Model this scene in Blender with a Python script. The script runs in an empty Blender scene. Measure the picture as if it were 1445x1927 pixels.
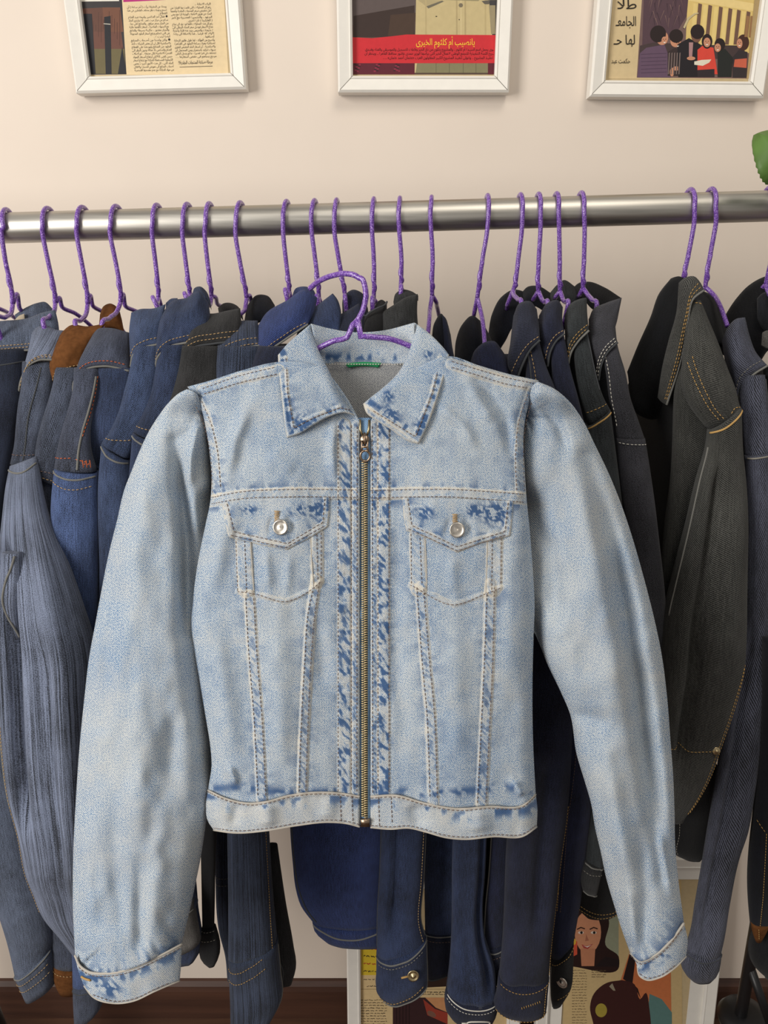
import bpy, math
import numpy as np

# ------------------------------------------------------------------ camera, light, exposure
SC = bpy.context.scene
COL = SC.collection
PITCH = math.radians(18.0); FPX = 1392.0; HC = 1.654
cam = bpy.data.cameras.new('camera'); camo = bpy.data.objects.new('camera', cam); COL.objects.link(camo)
camo.location = (0, 0, HC); camo.rotation_euler = (math.radians(90) - PITCH, 0, 0)
cam.sensor_fit = 'VERTICAL'; cam.sensor_height = 36.0; cam.lens = FPX / 1927 * 36.0; cam.clip_start = 0.02
SC.camera = camo
SC.view_settings.view_transform = 'Standard'; SC.view_settings.look = 'None'
SC.view_settings.gamma = 1; SC.view_settings.use_curve_mapping = False
SC.view_settings.exposure = 0.0
world = bpy.data.worlds.new('world'); SC.world = world; world.use_nodes = True
world.node_tree.nodes['Background'].inputs[0].default_value = (1.0, 0.95, 0.89, 1)
world.node_tree.nodes['Background'].inputs[1].default_value = 0.33

def area(name, loc, tgt, sx, sy, power, col):
    l = bpy.data.lights.new(name, 'AREA'); l.shape = 'RECTANGLE'; l.size = sx; l.size_y = sy
    l.energy = power; l.color = col
    o = bpy.data.objects.new(name, l); COL.objects.link(o); o.location = loc
    from mathutils import Vector
    o.rotation_euler = (Vector(tgt) - Vector(loc)).to_track_quat('-Z', 'Y').to_euler()
area('window_daylight', (-1.75, -0.75, 2.0), (0.0, 0.95, 1.15), 0.9, 1.6, 56, (1.0, 0.965, 0.91))
area('overhead_fill', (0.5, -0.2, 3.1), (0.1, 1.0, 1.0), 0.7, 0.7, 12, (1.0, 0.93, 0.82))  # added fill light from overhead, not a known lamp of the room

# ------------------------------------------------------------------ helpers
CP, SP = math.cos(PITCH), math.sin(PITCH)
def P(px, py, Y):
    px = np.asarray(px, float); py = np.asarray(py, float); Y = np.asarray(Y, float)
    dx = (px - 722.5) / FPX; dz = -(py - 963.5) / FPX
    t = Y / (CP + dz * SP)
    return np.stack(np.broadcast_arrays(dx * t, Y + 0 * t, HC + t * (-SP + dz * CP)), -1)
def s2l(c):
    r = []
    for v in c[:3]:
        v = v / 255.0
        r.append(v / 12.92 if v <= 0.04045 else ((v + 0.055) / 1.055) ** 2.4)
    return (r[0], r[1], r[2], 1.0)
def _h(ix, iy, s):
    n = (ix.astype(np.int64) * 374761393 + iy.astype(np.int64) * 668265263 + int(s) * 2147483647) & 0xffffffff
    n = ((n ^ (n >> 13)) * 1274126177) & 0xffffffff
    return ((n ^ (n >> 16)) & 0xffff) / 65535.0
def vn(x, y, s=0):
    x, y = np.broadcast_arrays(np.asarray(x, float), np.asarray(y, float))
    ix = np.floor(x); iy = np.floor(y); fx = x - ix; fy = y - iy
    fx = fx * fx * (3 - 2 * fx); fy = fy * fy * (3 - 2 * fy)
    a = _h(ix, iy, s); b = _h(ix + 1, iy, s); c = _h(ix, iy + 1, s); d = _h(ix + 1, iy + 1, s)
    return (a * (1 - fx) + b * fx) * (1 - fy) + (c * (1 - fx) + d * fx) * fy
def sst(a, b, x):
    t = np.clip((x - a) / (b - a), 0, 1); return t * t * (3 - 2 * t)
def crv(pts, n, lin=False):
    p = np.asarray(pts, float)
    d = np.r_[0, np.cumsum(np.maximum(np.linalg.norm(np.diff(p[:, :2], axis=0), axis=1), 1e-6))]
    t = np.linspace(0, d[-1], n)
    if lin or len(p) < 3:
        return np.stack([np.interp(t, d, p[:, k]) for k in range(p.shape[1])], -1)
    sl = np.diff(p, axis=0) / np.diff(d)[:, None]
    m = np.zeros_like(p); w = np.diff(d)
    m[0] = sl[0]; m[-1] = sl[-1]
    m[1:-1] = (sl[:-1] * w[1:, None] + sl[1:] * w[:-1, None]) / (w[1:] + w[:-1])[:, None]
    i = np.clip(np.searchsorted(d, t, side='right') - 1, 0, len(p) - 2)
    h = (d[i + 1] - d[i])[:, None]; s = ((t - d[i]) / (d[i + 1] - d[i]))[:, None]
    return ((2*s**3-3*s**2+1)*p[i] + (s**3-2*s**2+s)*h*m[i] + (-2*s**3+3*s**2)*p[i+1] + (s**3-s**2)*h*m[i+1])
def pdist(x, y, pts):
    """distance, arc length and side from a polyline, all in picture-plane units"""
    p = np.asarray(pts, float); best = np.full(np.shape(x), 1e9); S = np.zeros(np.shape(x)); sg = np.ones(np.shape(x)); acc = 0
    for a, b in zip(p[:-1], p[1:]):
        v = b - a; L = math.hypot(*v)
        if L < 1e-6: continue
        t = np.clip(((x - a[0]) * v[0] + (y - a[1]) * v[1]) / (L * L), 0, 1)
        ex = x - a[0] - t * v[0]; ey = y - a[1] - t * v[1]; d = np.hypot(ex, ey); k = d < best
        best = np.where(k, d, best); S = np.where(k, acc + t * L, S)
        sg = np.where(k, np.sign(v[0] * ey - v[1] * ex), sg); acc += L
    return best, S, sg
def coons(T, B, L, R):
    n, m = len(T), len(L); u = np.linspace(0, 1, n)[None, :, None]; v = np.linspace(0, 1, m)[:, None, None]
    T_, B_, L_, R_ = T[None], B[None], L[:, None], R[:, None]
    return ((1-v)*T_ + v*B_ + (1-u)*L_ + u*R_ - ((1-u)*(1-v)*T[0] + u*(1-v)*T[-1] + (1-u)*v*B[0] + u*v*B[-1]))

def obj_mesh(name, V, F, mat, parent=None, uv=None, attr=None, smooth=True, mats=None, mi=None):
    me = bpy.data.meshes.new(name); me.from_pydata(np.asarray(V).tolist(), [], F); me.update()
    if mats:
        for m_ in mats: me.materials.append(m_)
        me.polygons.foreach_set('material_index', mi)
    else: me.materials.append(mat)
    if smooth: me.polygons.foreach_set('use_smooth', [True] * len(me.polygons))
    if uv is not None:
        ul = me.uv_layers.new(name='UVMap'); vi = np.zeros(len(me.loops), int); me.loops.foreach_get('vertex_index', vi)
        ul.data.foreach_set('uv', np.asarray(uv)[vi].ravel())
    if attr is not None:
        a = me.attributes.new('wash', 'FLOAT', 'POINT'); a.data.foreach_set('value', np.asarray(attr, float).ravel())
    o = bpy.data.objects.new(name, me); COL.objects.link(o)
    if parent is not None: o.parent = parent
    return o
def tag(o, label=None, cat=None, group=None, kind=None):
    if label: o['label'] = label
    if cat: o['category'] = cat
    if group: o['group'] = group
    if kind: o['kind'] = kind
    return o
def thing(name, label, cat, group=None, loc=(0, 0, 0)):
    o = bpy.data.objects.new(name, None); COL.objects.link(o); o.empty_display_size = 0.05
    return tag(o, label, cat, group)

def closed_grid(name, F, B, mat, parent, uv=None, wash=None):
    m, n = F.shape[:2]; N = m * n
    idx = np.arange(N).reshape(m, n)
    a, b, c, d = idx[:-1, :-1], idx[1:, :-1], idx[1:, 1:], idx[:-1, 1:]
    f = np.stack([a, b, c, d], -1).reshape(-1, 4)
    g = np.stack([a, d, c, b], -1).reshape(-1, 4) + N
    loop = np.r_[idx[0, ::-1], idx[1:, 0], idx[-1, 1:], idx[-2:0:-1, -1]]
    nx = np.roll(loop, -1)
    s = np.stack([loop, loop + N, nx + N, nx], -1)
    V = np.r_[F.reshape(-1, 3), B.reshape(-1, 3)]
    if uv is not None: uv = np.r_[uv.reshape(-1, 2), uv.reshape(-1, 2)]
    if wash is not None: wash = np.r_[wash.ravel(), wash.ravel()]
    return obj_mesh(name, V, np.r_[f, g, s].tolist(), mat, parent, uv, wash)

def uvgrid(F):
    m, n = F.shape[:2]
    du = np.r_[0, np.cumsum(np.linalg.norm(np.diff(F[m // 2], axis=0), axis=1))]
    dv = np.r_[0, np.cumsum(np.linalg.norm(np.diff(F[:, n // 2], axis=0), axis=1))]
    U, V = np.meshgrid(du, dv); return np.stack([U, V], -1)

class Sheet:
    """thin cloth sheet between boundary curves; points are (x, y, Y)"""
    def __init__(s, name, top, bot, mat, parent, left=None, right=None, Y=(0.95, 0.95), bulge=0.01, th=0.003, n=26, m=22, fold=0.0015, seed=0, Yf=None, wash=None, roll=0.0):
        def q(c, k): 
            y0 = Y[k]; return [tuple(p) if len(p) == 3 else (p[0], p[1], y0) for p in c]
        T = crv(q(top, 0), n); B = crv(q(bot, 1), n)
        def side(c, a, b):
            if c is None: return np.linspace(a, b, m)
            r = np.asarray([(p[0], p[1]) for p in c], float); r = crv(r, m)
            yy = np.asarray([p[2] for p in c]) if len(c[0]) == 3 else None
            z = np.interp(np.linspace(0, 1, m), np.linspace(0, 1, len(c)), yy) if yy is not None else np.linspace(a[2], b[2], m)
            r = np.c_[r, z]
            t = np.linspace(0, 1, m)[:, None]; return r + (a - r[0]) * (1 - t) + (b - r[-1]) * t
        L = side(left, T[0], B[0]); R = side(right, T[-1], B[-1])
        C = coons(T, B, L, R); u = np.linspace(0, 1, n)[None]; v = np.linspace(0, 1, m)[:, None]
        if Yf is None:
            Yv = C[..., 2] - bulge * np.sin(np.pi * u) ** .6 * np.sin(np.pi * np.clip(v, 0, 1)) ** .8
            Yv = Yv - fold * (vn(C[..., 0] / 22, C[..., 1] / 30, seed) + .5 * vn(C[..., 0] / 9, C[..., 1] / 13, seed + 3) - .75)
        else: Yv = Yf(C[..., 0], C[..., 1], u + 0 * v, v + 0 * u, C[..., 2])
        e = np.zeros((m, n)); e[0] = e[-1] = 1; e[:, 0] = e[:, -1] = 1
        s.F = P(C[..., 0], C[..., 1], Yv + e * th * .45); s.Fs = P(C[..., 0], C[..., 1], Yv)
        Bk = P(C[..., 0], C[..., 1], Yv + th * (1 - .45 * e))
        w = wash(C[..., 0], C[..., 1], u + 0 * v, v + 0 * u) if wash else None
        s.o = closed_grid(name, s.F, Bk, mat, parent, uvgrid(s.F), w); s.m, s.n = m, n
    def S(s, u, v, off=0.0008):
        u = np.clip(np.asarray(u, float), 0, 1) * (s.n - 1); v = np.clip(np.asarray(v, float), 0, 1) * (s.m - 1)
        u, v = np.broadcast_arrays(u, v)
        i = np.clip(v.astype(int), 0, s.m - 2); j = np.clip(u.astype(int), 0, s.n - 2); a = (v - i)[..., None]; b = (u - j)[..., None]
        G = s.Fs; r = (G[i, j] * (1-b) + G[i, j+1] * b) * (1-a) + (G[i+1, j] * (1-b) + G[i+1, j+1] * b) * a
        return r + np.array([0, -off, 0])

class Tube:
    """closed hollow cloth tube; rows are (xl, yl, xr, yr, Y[, depth])"""
    def __init__(s, name, rows, mat, parent, k=0.62, dmax=0.04, seg=36, step=9.0, fold=0.10, seed=0, fx=5, fy=0.012, close=True, ex=0.85, pleats=()):
        R = [tuple(r) if len(r) > 4 else (r[1], r[0], r[2], r[0], r[3]) for r in rows]
        R = [r if len(r) == 6 else r + (-1,) for r in R]
        A = np.asarray(R, float); mid = np.c_[(A[:, 0] + A[:, 2]) / 2, (A[:, 1] + A[:, 3]) / 2]
        ln = np.linalg.norm(np.diff(mid, axis=0), axis=1).sum(); m = max(6, int(ln / step))
        q = crv(np.c_[mid, A], m)[:, 2:]
        dep = np.interp(np.linspace(0, 1, m), np.linspace(0, 1, len(A)), A[:, 5])
        PL = P(q[:, 0], q[:, 1], q[:, 4]); PR = P(q[:, 2], q[:, 3], q[:, 4])
        s.C = (PL + PR) / 2; s.A = (PR - PL) / 2; hw = np.linalg.norm(s.A, axis=1)
        d = np.where(dep > 0, dep, np.minimum(hw * k, dmax)); s.D = np.c_[0 * d, d, 0 * d]
        s.m, s.fold, s.seed, s.fx, s.ex = m, fold, seed, fx, ex
        dv = np.r_[0, np.cumsum(np.linalg.norm(np.diff(s.C, axis=0), axis=1))]; s.dv = dv; s.pleats = pleats; s.hw = hw
        th = np.linspace(0, 2 * np.pi, seg, endpoint=False)
        G = s.ring(th[None, :], np.arange(m)[:, None])
        uv = np.stack(np.broadcast_arrays(th[None] * hw.mean() * .85, dv[:, None]), -1)
        V = [G.reshape(-1, 3)]; U = [uv.reshape(-1, 2)]; F = []
        def strip(a, b):
            for j in range(seg):
                k2 = (j + 1) % seg; F.append((a + j, a + k2, b + k2, b + j))
        for i in range(m - 1): strip(i * seg, (i + 1) * seg)
        nb = m * seg
        if close:
            ax = s.C[-1] - s.C[-2]; ax /= np.linalg.norm(ax)
            for kk, (sc, back) in enumerate(((0.93, 0.0), (0.86, 0.006))):
                r = s.C[-1] + (G[-1] - s.C[-1]) * sc - ax * back; V.append(r); U.append(uv[-1])
            strip((m - 1) * seg, nb); strip(nb, nb + seg); F.append(tuple(range(nb + seg, nb + 2 * seg)))
            t0 = s.C[0] + (G[0] - s.C[0]) * .6; V.append(t0); U.append(uv[0])
            o0 = nb + 2 * seg
            for j in range(seg):
                k2 = (j + 1) % seg; F.append((o0 + j, o0 + k2, k2, j))
            F.append(tuple(range(o0 + seg - 1, o0 - 1, -1)))
        s.o = obj_mesh(name, np.concatenate(V), F, mat, parent, np.concatenate(U))
    def ring(s, th, i):
        i = np.asarray(i); i0 = np.clip(i.astype(int), 0, s.m - 1)
        c, sn = np.cos(th), np.sin(th)
        cx = np.sign(c) * np.abs(c) ** s.ex; sy = np.sign(sn) * np.abs(sn) ** s.ex
        uu = th / np.pi * s.fx; vv = s.dv[i0] / .11
        f = vn(uu + vv * .35, vv, s.seed) + .5 * vn(uu * 2.1, vv * 1.6, s.seed + 5) - .75
        f = f * s.fold * (0.25 + 0.75 * np.abs(sn))
        for (tc, a, w, v0, v1) in s.pleats:
            v_ = i / (s.m - 1.0); f = f - a * np.exp(-((th - tc) / w) ** 2) * sst(v0, v0 + .12, v_) * (1 - sst(v1 - .12, v1, v_))
        return s.C[i0] - s.A[i0] * cx[..., None] + s.D[i0] * (-sy * (1 + f * 2.2))[..., None] + s.A[i0] * (-cx * f * .35)[..., None]
    def S(s, u, v, off=0.0008):
        u = np.asarray(u, float); v = np.clip(np.asarray(v, float), 0, 1) * (s.m - 1); u, v = np.broadcast_arrays(u, v)
        t = np.arccos(np.clip(1 - 2 * u, -1, 1)); i0 = np.clip(np.floor(v), 0, s.m - 2); a = (v - i0)[..., None]
        r = s.ring(t, i0) * (1 - a) + s.ring(t, i0 + 1) * a
        n = -s.D[0] / np.linalg.norm(s.D[0]); return r + n * off

def sweep_vf(pts, r, sides=8, cap=True):
    p = np.asarray(pts, float); n = len(p); r = np.broadcast_to(np.asarray(r, float), (n,))
    t = np.gradient(p, axis=0); t /= np.linalg.norm(t, axis=1)[:, None] + 1e-12
    ref = np.array([0, 1.0, 0]) if abs(t[0][1]) < .9 else np.array([1.0, 0, 0]); N = np.zeros_like(p)
    a = ref - t[0] * ref.dot(t[0]); N[0] = a / np.linalg.norm(a)
    for i in range(1, n):
        a = N[i-1] - t[i] * N[i-1].dot(t[i]); N[i] = a / (np.linalg.norm(a) + 1e-12)
    Bn = np.cross(t, N); th = np.linspace(0, 2 * np.pi, sides, endpoint=False)
    V = p[:, None] + r[:, None, None] * (np.cos(th)[None, :, None] * N[:, None] + np.sin(th)[None, :, None] * Bn[:, None])
    F = []
    for i in range(n - 1):
        for j in range(sides):
            k = (j + 1) % sides; F.append((i*sides+j, i*sides+k, (i+1)*sides+k, (i+1)*sides+j))
    if cap: F.append(tuple(range(sides - 1, -1, -1))); F.append(tuple(range((n-1)*sides, n*sides)))
    return V.reshape(-1, 3), F
class MB:
    def __init__(s): s.V = []; s.F = []; s.n = 0
    def add(s, V, F):
        V = np.asarray(V, float); s.V.append(V); s.F += [tuple(int(i) + s.n for i in f) for f in F]; s.n += len(V); return s
    def sweep(s, pts, r, sides=8): return s.add(*sweep_vf(pts, r, sides))
    def box(s, c, d, ax=None):
        q = np.array([[x, y, z] for x in (-.5, .5) for y in (-.5, .5) for z in (-.5, .5)]) * np.asarray(d)
        if ax is not None: q = q @ np.asarray(ax)
        return s.add(q + np.asarray(c), [(0,1,3,2),(4,6,7,5),(0,4,5,1),(2,3,7,6),(0,2,6,4),(1,5,7,3)])
    def lathe(s, prof, c, axis, n=24):
        axis = np.asarray(axis, float); axis /= np.linalg.norm(axis); a = np.array([1.0, 0, 0]) if abs(axis[0]) < .8 else np.array([0, 0, 1.0])
        a = a - axis * a.dot(axis); a /= np.linalg.norm(a); b = np.cross(axis, a); th = np.linspace(0, 2*np.pi, n, endpoint=False)
        V = np.concatenate([np.asarray(c) + axis * h + r * (np.cos(th)[:, None] * a + np.sin(th)[:, None] * b) for r, h in prof]); F = []
        for i in range(len(prof) - 1):
            for j in range(n): k = (j+1) % n; F.append((i*n+j, i*n+k, (i+1)*n+k, (i+1)*n+j))
        F.append(tuple(range(n-1, -1, -1))); F.append(tuple(range((len(prof)-1)*n, len(prof)*n))); return s.add(V, F)
    def dashes(s, pts, dash=.0034, gap=.0016, r=.00042):
        p = np.asarray(pts, float); L = np.r_[0, np.cumsum(np.linalg.norm(np.diff(p, axis=0), axis=1))]
        if L[-1] <= 0: return s
        t0 = 0.0
        while t0 + dash < L[-1]:
            q = np.stack([np.interp([t0, t0 + dash * .5, t0 + dash], L, p[:, k]) for k in range(3)], -1); q[1, 1] -= r * .5
            s.add(*sweep_vf(q, np.array([.6, 1.1, .6]) * r, 5)); t0 += dash + gap
        return s
    def build(s, name, mat, parent=None, smooth=True):
        return obj_mesh(name, np.concatenate(s.V), s.F, mat, parent, smooth=smooth)

# ------------------------------------------------------------------ materials
def newmat(name):
    m = bpy.data.materials.new(name); m.use_nodes = True; nt = m.node_tree; b = nt.nodes['Principled BSDF']; return m, nt, b
def plain(name, c, rough=.6, metal=0.0, var=0.06, scale=60, spec=.4, bump=0.0):
    m, nt, b = newmat(name); b.inputs['Roughness'].default_value = rough; b.inputs['Metallic'].default_value = metal
    b.inputs['Specular IOR Level'].default_value = spec
    tc = nt.nodes.new('ShaderNodeTexCoord'); n = nt.nodes.new('ShaderNodeTexNoise'); n.inputs['Scale'].default_value = scale; n.inputs['Detail'].default_value = 4
    nt.links.new(tc.outputs['Object'], n.inputs['Vector']); r = nt.nodes.new('ShaderNodeValToRGB'); l = s2l(c)
    r.color_ramp.elements[0].position = .3; r.color_ramp.elements[1].position = .7
    r.color_ramp.elements[0].color = tuple(x * (1 - var) for x in l[:3]) + (1,); r.color_ramp.elements[1].color = tuple(min(1, x * (1 + var)) for x in l[:3]) + (1,)
    nt.links.new(n.outputs['Fac'], r.inputs['Fac']); nt.links.new(r.outputs['Color'], b.inputs['Base Color'])
    if bump:
        bp = nt.nodes.new('ShaderNodeBump'); bp.inputs['Strength'].default_value = bump; bp.inputs['Distance'].default_value = .001
        nt.links.new(n.outputs['Fac'], bp.inputs['Height']); nt.links.new(bp.outputs['Normal'], b.inputs['Normal'])
    return m
def math_(nt, op, a, b=None, c=None):
    n = nt.nodes.new('ShaderNodeMath'); n.operation = op
    for i, v in enumerate((a, b, c)):
        if v is None: continue
        if hasattr(v, 'is_linked'): nt.links.new(v, n.inputs[i])
        else: n.inputs[i].default_value = v
    return n.outputs[0]
def denim(name, dark, light, worn=(205, 205, 205), speck=.8, twill=.35, slub=.35, stripe=0.0, fade=.5, sc=1.0, angle=45, indigo=None, bias=0.0, bump=.5):
    m, nt, b = newmat(name); b.inputs['Roughness'].default_value = .92; b.inputs['Specular IOR Level'].default_value = .12
    b.inputs['Sheen Weight'].default_value = .08; b.inputs['Sheen Roughness'].default_value = .6
    uv = nt.nodes.new('ShaderNodeTexCoord').outputs['UV']
    def noise(sx, sy, det=1.5, rot=0):
        mp = nt.nodes.new('ShaderNodeMapping'); mp.inputs['Scale'].default_value = (sx * sc, sy * sc, 1); mp.inputs['Rotation'].default_value = (0, 0, rot)
        nt.links.new(uv, mp.inputs['Vector']); n = nt.nodes.new('ShaderNodeTexNoise'); n.noise_dimensions = '2D'; n.inputs['Scale'].default_value = 1; n.inputs['Detail'].default_value = det
        nt.links.new(mp.outputs[0], n.inputs['Vector']); return n.outputs['Fac']
    n1 = noise(1100, 800, 2); n2 = noise(650, 45, 2); n3 = noise(14, 9, 3); n4 = noise(620, 4, 1)
    mp = nt.nodes.new('ShaderNodeMapping'); mp.inputs['Rotation'].default_value = (0, 0, math.radians(angle)); nt.links.new(uv, mp.inputs['Vector'])
    wv = nt.nodes.new('ShaderNodeTexWave'); wv.inputs['Scale'].default_value = 175 * sc; wv.inputs['Distortion'].default_value = 1.2; wv.inputs['Detail Scale'].default_value = 3
    nt.links.new(mp.outputs[0], wv.inputs['Vector']); tw = wv.outputs['Fac']
    f = math_(nt, 'MULTIPLY_ADD', n1, speck * 2, .5 - speck + bias)
    f = math_(nt, 'ADD', f, math_(nt, 'MULTIPLY_ADD', tw, twill, -twill / 2))
    f = math_(nt, 'ADD', f, math_(nt, 'MULTIPLY_ADD', n2, slub * 2, -slub))
    f = math_(nt, 'ADD', f, math_(nt, 'MULTIPLY_ADD', n3, fade * 2, -fade))
    if stripe: f = math_(nt, 'ADD', f, math_(nt, 'MULTIPLY_ADD', n4, stripe * 2, -stripe))
    rp = nt.nodes.new('ShaderNodeValToRGB'); rp.color_ramp.elements[0].color = s2l(dark); rp.color_ramp.elements[1].color = s2l(light)
    rp.color_ramp.elements[0].position = .05; rp.color_ramp.elements[1].position = .95
    nt.links.new(f, rp.inputs['Fac'])
    at = nt.nodes.new('ShaderNodeAttribute'); at.attribute_name = 'wash'
    spk = math_(nt, 'MULTIPLY_ADD', n1, .9, .55)
    def mix(fac, c1, c2):
        x = nt.nodes.new('ShaderNodeMix'); x.data_type = 'RGBA'; nt.links.new(fac, x.inputs['Factor']); nt.links.new(c1, x.inputs['A']); x.inputs['B'].default_value = s2l(c2); return x.outputs['Result']
    up = math_(nt, 'MINIMUM', math_(nt, 'MULTIPLY', math_(nt, 'MAXIMUM', at.outputs['Fac'], 0.0), spk), .95)
    dn = math_(nt, 'MINIMUM', math_(nt, 'MULTIPLY', math_(nt, 'MAXIMUM', math_(nt, 'MULTIPLY', at.outputs['Fac'], -1.0), 0.0), spk), .95)
    c = mix(up, rp.outputs['Color'], worn); c = mix(dn, c, indigo or dark)
    nt.links.new(c, b.inputs['Base Color'])
    bp = nt.nodes.new('ShaderNodeBump'); bp.inputs['Strength'].default_value = bump; bp.inputs['Distance'].default_value = .0006
    nt.links.new(math_(nt, 'ADD', n1, math_(nt, 'MULTIPLY', tw, .6)), bp.inputs['Height']); nt.links.new(bp.outputs['Normal'], b.inputs['Normal'])
    return m
def glitter(name, c1, c2, c3):
    m, nt, b = newmat(name); b.inputs['Roughness'].default_value = .28
    tc = nt.nodes.new('ShaderNodeTexCoord').outputs['Object']
    v = nt.nodes.new('ShaderNodeTexNoise'); v.inputs['Scale'].default_value = 900; v.inputs['Detail'].default_value = 1; nt.links.new(tc, v.inputs['Vector'])
    r = nt.nodes.new('ShaderNodeValToRGB'); e = r.color_ramp.elements; e[0].position = .38; e[0].color = s2l(c1); e[1].position = .56; e[1].color = s2l(c2)
    x = e.new(.68); x.color = s2l(c3); nt.links.new(v.outputs['Fac'], r.inputs['Fac']); nt.links.new(r.outputs['Color'], b.inputs['Base Color'])
    b.inputs['Coat Weight'].default_value = .4
    bp = nt.nodes.new('ShaderNodeBump'); bp.inputs['Strength'].default_value = .35; bp.inputs['Distance'].default_value = .0006; nt.links.new(v.outputs['Fac'], bp.inputs['Height']); nt.links.new(bp.outputs['Normal'], b.inputs['Normal'])
    return m
def metal(name, c, rough=.3, streak=True):
    m, nt, b = newmat(name); b.inputs['Metallic'].default_value = 1
    tc = nt.nodes.new('ShaderNodeTexCoord').outputs['Object']; mp = nt.nodes.new('ShaderNodeMapping'); mp.inputs['Scale'].default_value = (6, 160, 160) if streak else (200, 200, 200)
    nt.links.new(tc, mp.inputs['Vector']); n = nt.nodes.new('ShaderNodeTexNoise'); n.inputs['Scale'].default_value = 1; n.inputs['Detail'].default_value = 6; nt.links.new(mp.outputs[0], n.inputs['Vector'])
    r = nt.nodes.new('ShaderNodeValToRGB'); l = s2l(c); r.color_ramp.elements[0].position = .3; r.color_ramp.elements[1].position = .62
    r.color_ramp.elements[0].color = tuple(x * .72 for x in l[:3]) + (1,); r.color_ramp.elements[1].color = l
    nt.links.new(n.outputs['Fac'], r.inputs['Fac']); nt.links.new(r.outputs['Color'], b.inputs['Base Color'])
    nt.links.new(math_(nt, 'MULTIPLY_ADD', n.outputs['Fac'], .25, rough - .1), b.inputs['Roughness']); return m
def wood(name, c1, c2, scale=(2, 30, 30)):
    m, nt, b = newmat(name); b.inputs['Roughness'].default_value = .5
    tc = nt.nodes.new('ShaderNodeTexCoord').outputs['Object']; mp = nt.nodes.new('ShaderNodeMapping'); mp.inputs['Scale'].default_value = scale; nt.links.new(tc, mp.inputs['Vector'])
    n = nt.nodes.new('ShaderNodeTexNoise'); n.inputs['Scale'].default_value = 1; n.inputs['Detail'].default_value = 7; n.inputs['Distortion'].default_value = .6; nt.links.new(mp.outputs[0], n.inputs['Vector'])
    r = nt.nodes.new('ShaderNodeValToRGB'); r.color_ramp.elements[0].position = .3; r.color_ramp.elements[1].position = .7; r.color_ramp.elements[0].color = s2l(c1); r.color_ramp.elements[1].color = s2l(c2)
    nt.links.new(n.outputs['Fac'], r.inputs['Fac']); nt.links.new(r.outputs['Color'], b.inputs['Base Color']); return m

M_WALL = plain('wall_paint', (228, 215, 202), .9, var=.012, scale=9, spec=.15, bump=.05)
M_FLOOR = wood('floor_wood', (70, 46, 34), (96, 66, 48), (3, 40, 3))
M_SKIRT = wood('skirting_wood', (62, 38, 28), (84, 54, 40))
M_FRAME = plain('white_frame', (236, 232, 224), .45, var=.02)
M_RAIL = metal('galvanised_steel', (204, 200, 192), .42)
M_PURPLE = glitter('purple_glitter', (84, 46, 132), (122, 76, 176), (186, 158, 214))
M_BLACK = plain('black_paint', (22, 22, 24), .4, var=.1)
M_BRASS = metal('antique_brass', (196, 178, 140), .35, False)
M_SILVER = metal('nickel_metal', (215, 208, 198), .3, False)
M_BRONZE = metal('dark_bronze', (168, 146, 126), .32, False)
M_THREAD_TAN = plain('tan_thread', (176, 146, 104), .9)
M_THREAD_BROWN = plain('brown_thread', (112, 92, 84), .9)
M_THREAD_ORANGE = plain('orange_thread', (196, 96, 48), .9)
M_THREAD_YELLOW = plain('ochre_thread', (178, 142, 86), .9)
M_THREAD_WHITE = plain('white_thread', (206, 202, 192), .9)
M_THREAD_GREY = plain('grey_thread', (128, 124, 116), .9)
M_LEAF = plain('leaf_green', (84, 116, 52), .5, var=.2, scale=30)
M_GREEN = plain('green_label', (26, 130, 78), .8)
M_BROWN = plain('brown_suede', (98, 62, 34), .95, var=.22, scale=160, spec=.1, bump=.4)
M_CREAM = plain('cream_lining', (170, 158, 138), .9)
M_EDGE = denim('worn_cream_edge', (158, 152, 144), (214, 207, 195), speck=.5, twill=.3)
M_TAPE = denim('zip_tape', (110, 150, 195), (150, 185, 220), speck=.3)
M_MAIN = denim('acid_washed_denim', (80, 118, 160), (194, 200, 202), worn=(205, 199, 186), speck=1.35, twill=.3, slub=.18, fade=.26, sc=1.0, indigo=(52, 84, 128), bias=.08)
M_INSIDE = denim('denim_reverse', (104, 108, 116), (178, 178, 176), speck=.9, twill=.2, slub=.15, fade=.2)

# ------------------------------------------------------------------ room
def slab(name, lo, hi, mat, kind='structure', parent=None):
    mb = MB(); lo = np.array(lo, float); hi = np.array(hi, float); mb.box((lo + hi) / 2, hi - lo); o = mb.build(name, mat, parent, smooth=False)
    if kind: o['kind'] = kind
    return o
WY = 1.29
slab('wall_back', (-2.6, WY, 0), (2.6, WY + .12, 2.9), M_WALL)
slab('floor', (-2.6, -1.6, -.06), (2.6, WY, 0), M_FLOOR)
mb = MB()
prof = [(WY, 0), (WY - .016, 0), (WY - .016, .082), (WY - .013, .094), (WY - .006, .103), (WY, .105)]
V = [(x, y, z) for x in (-2.6, 2.6) for y, z in prof]; k = len(prof)
mb.add(V, [(i, i + 1, k + i + 1, k + i) for i in range(k - 1)] + [tuple(range(k - 1, -1, -1)), tuple(range(k, 2 * k))])
mb.build('baseboard_back', M_SKIRT, smooth=False)['kind'] = 'structure'

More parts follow.
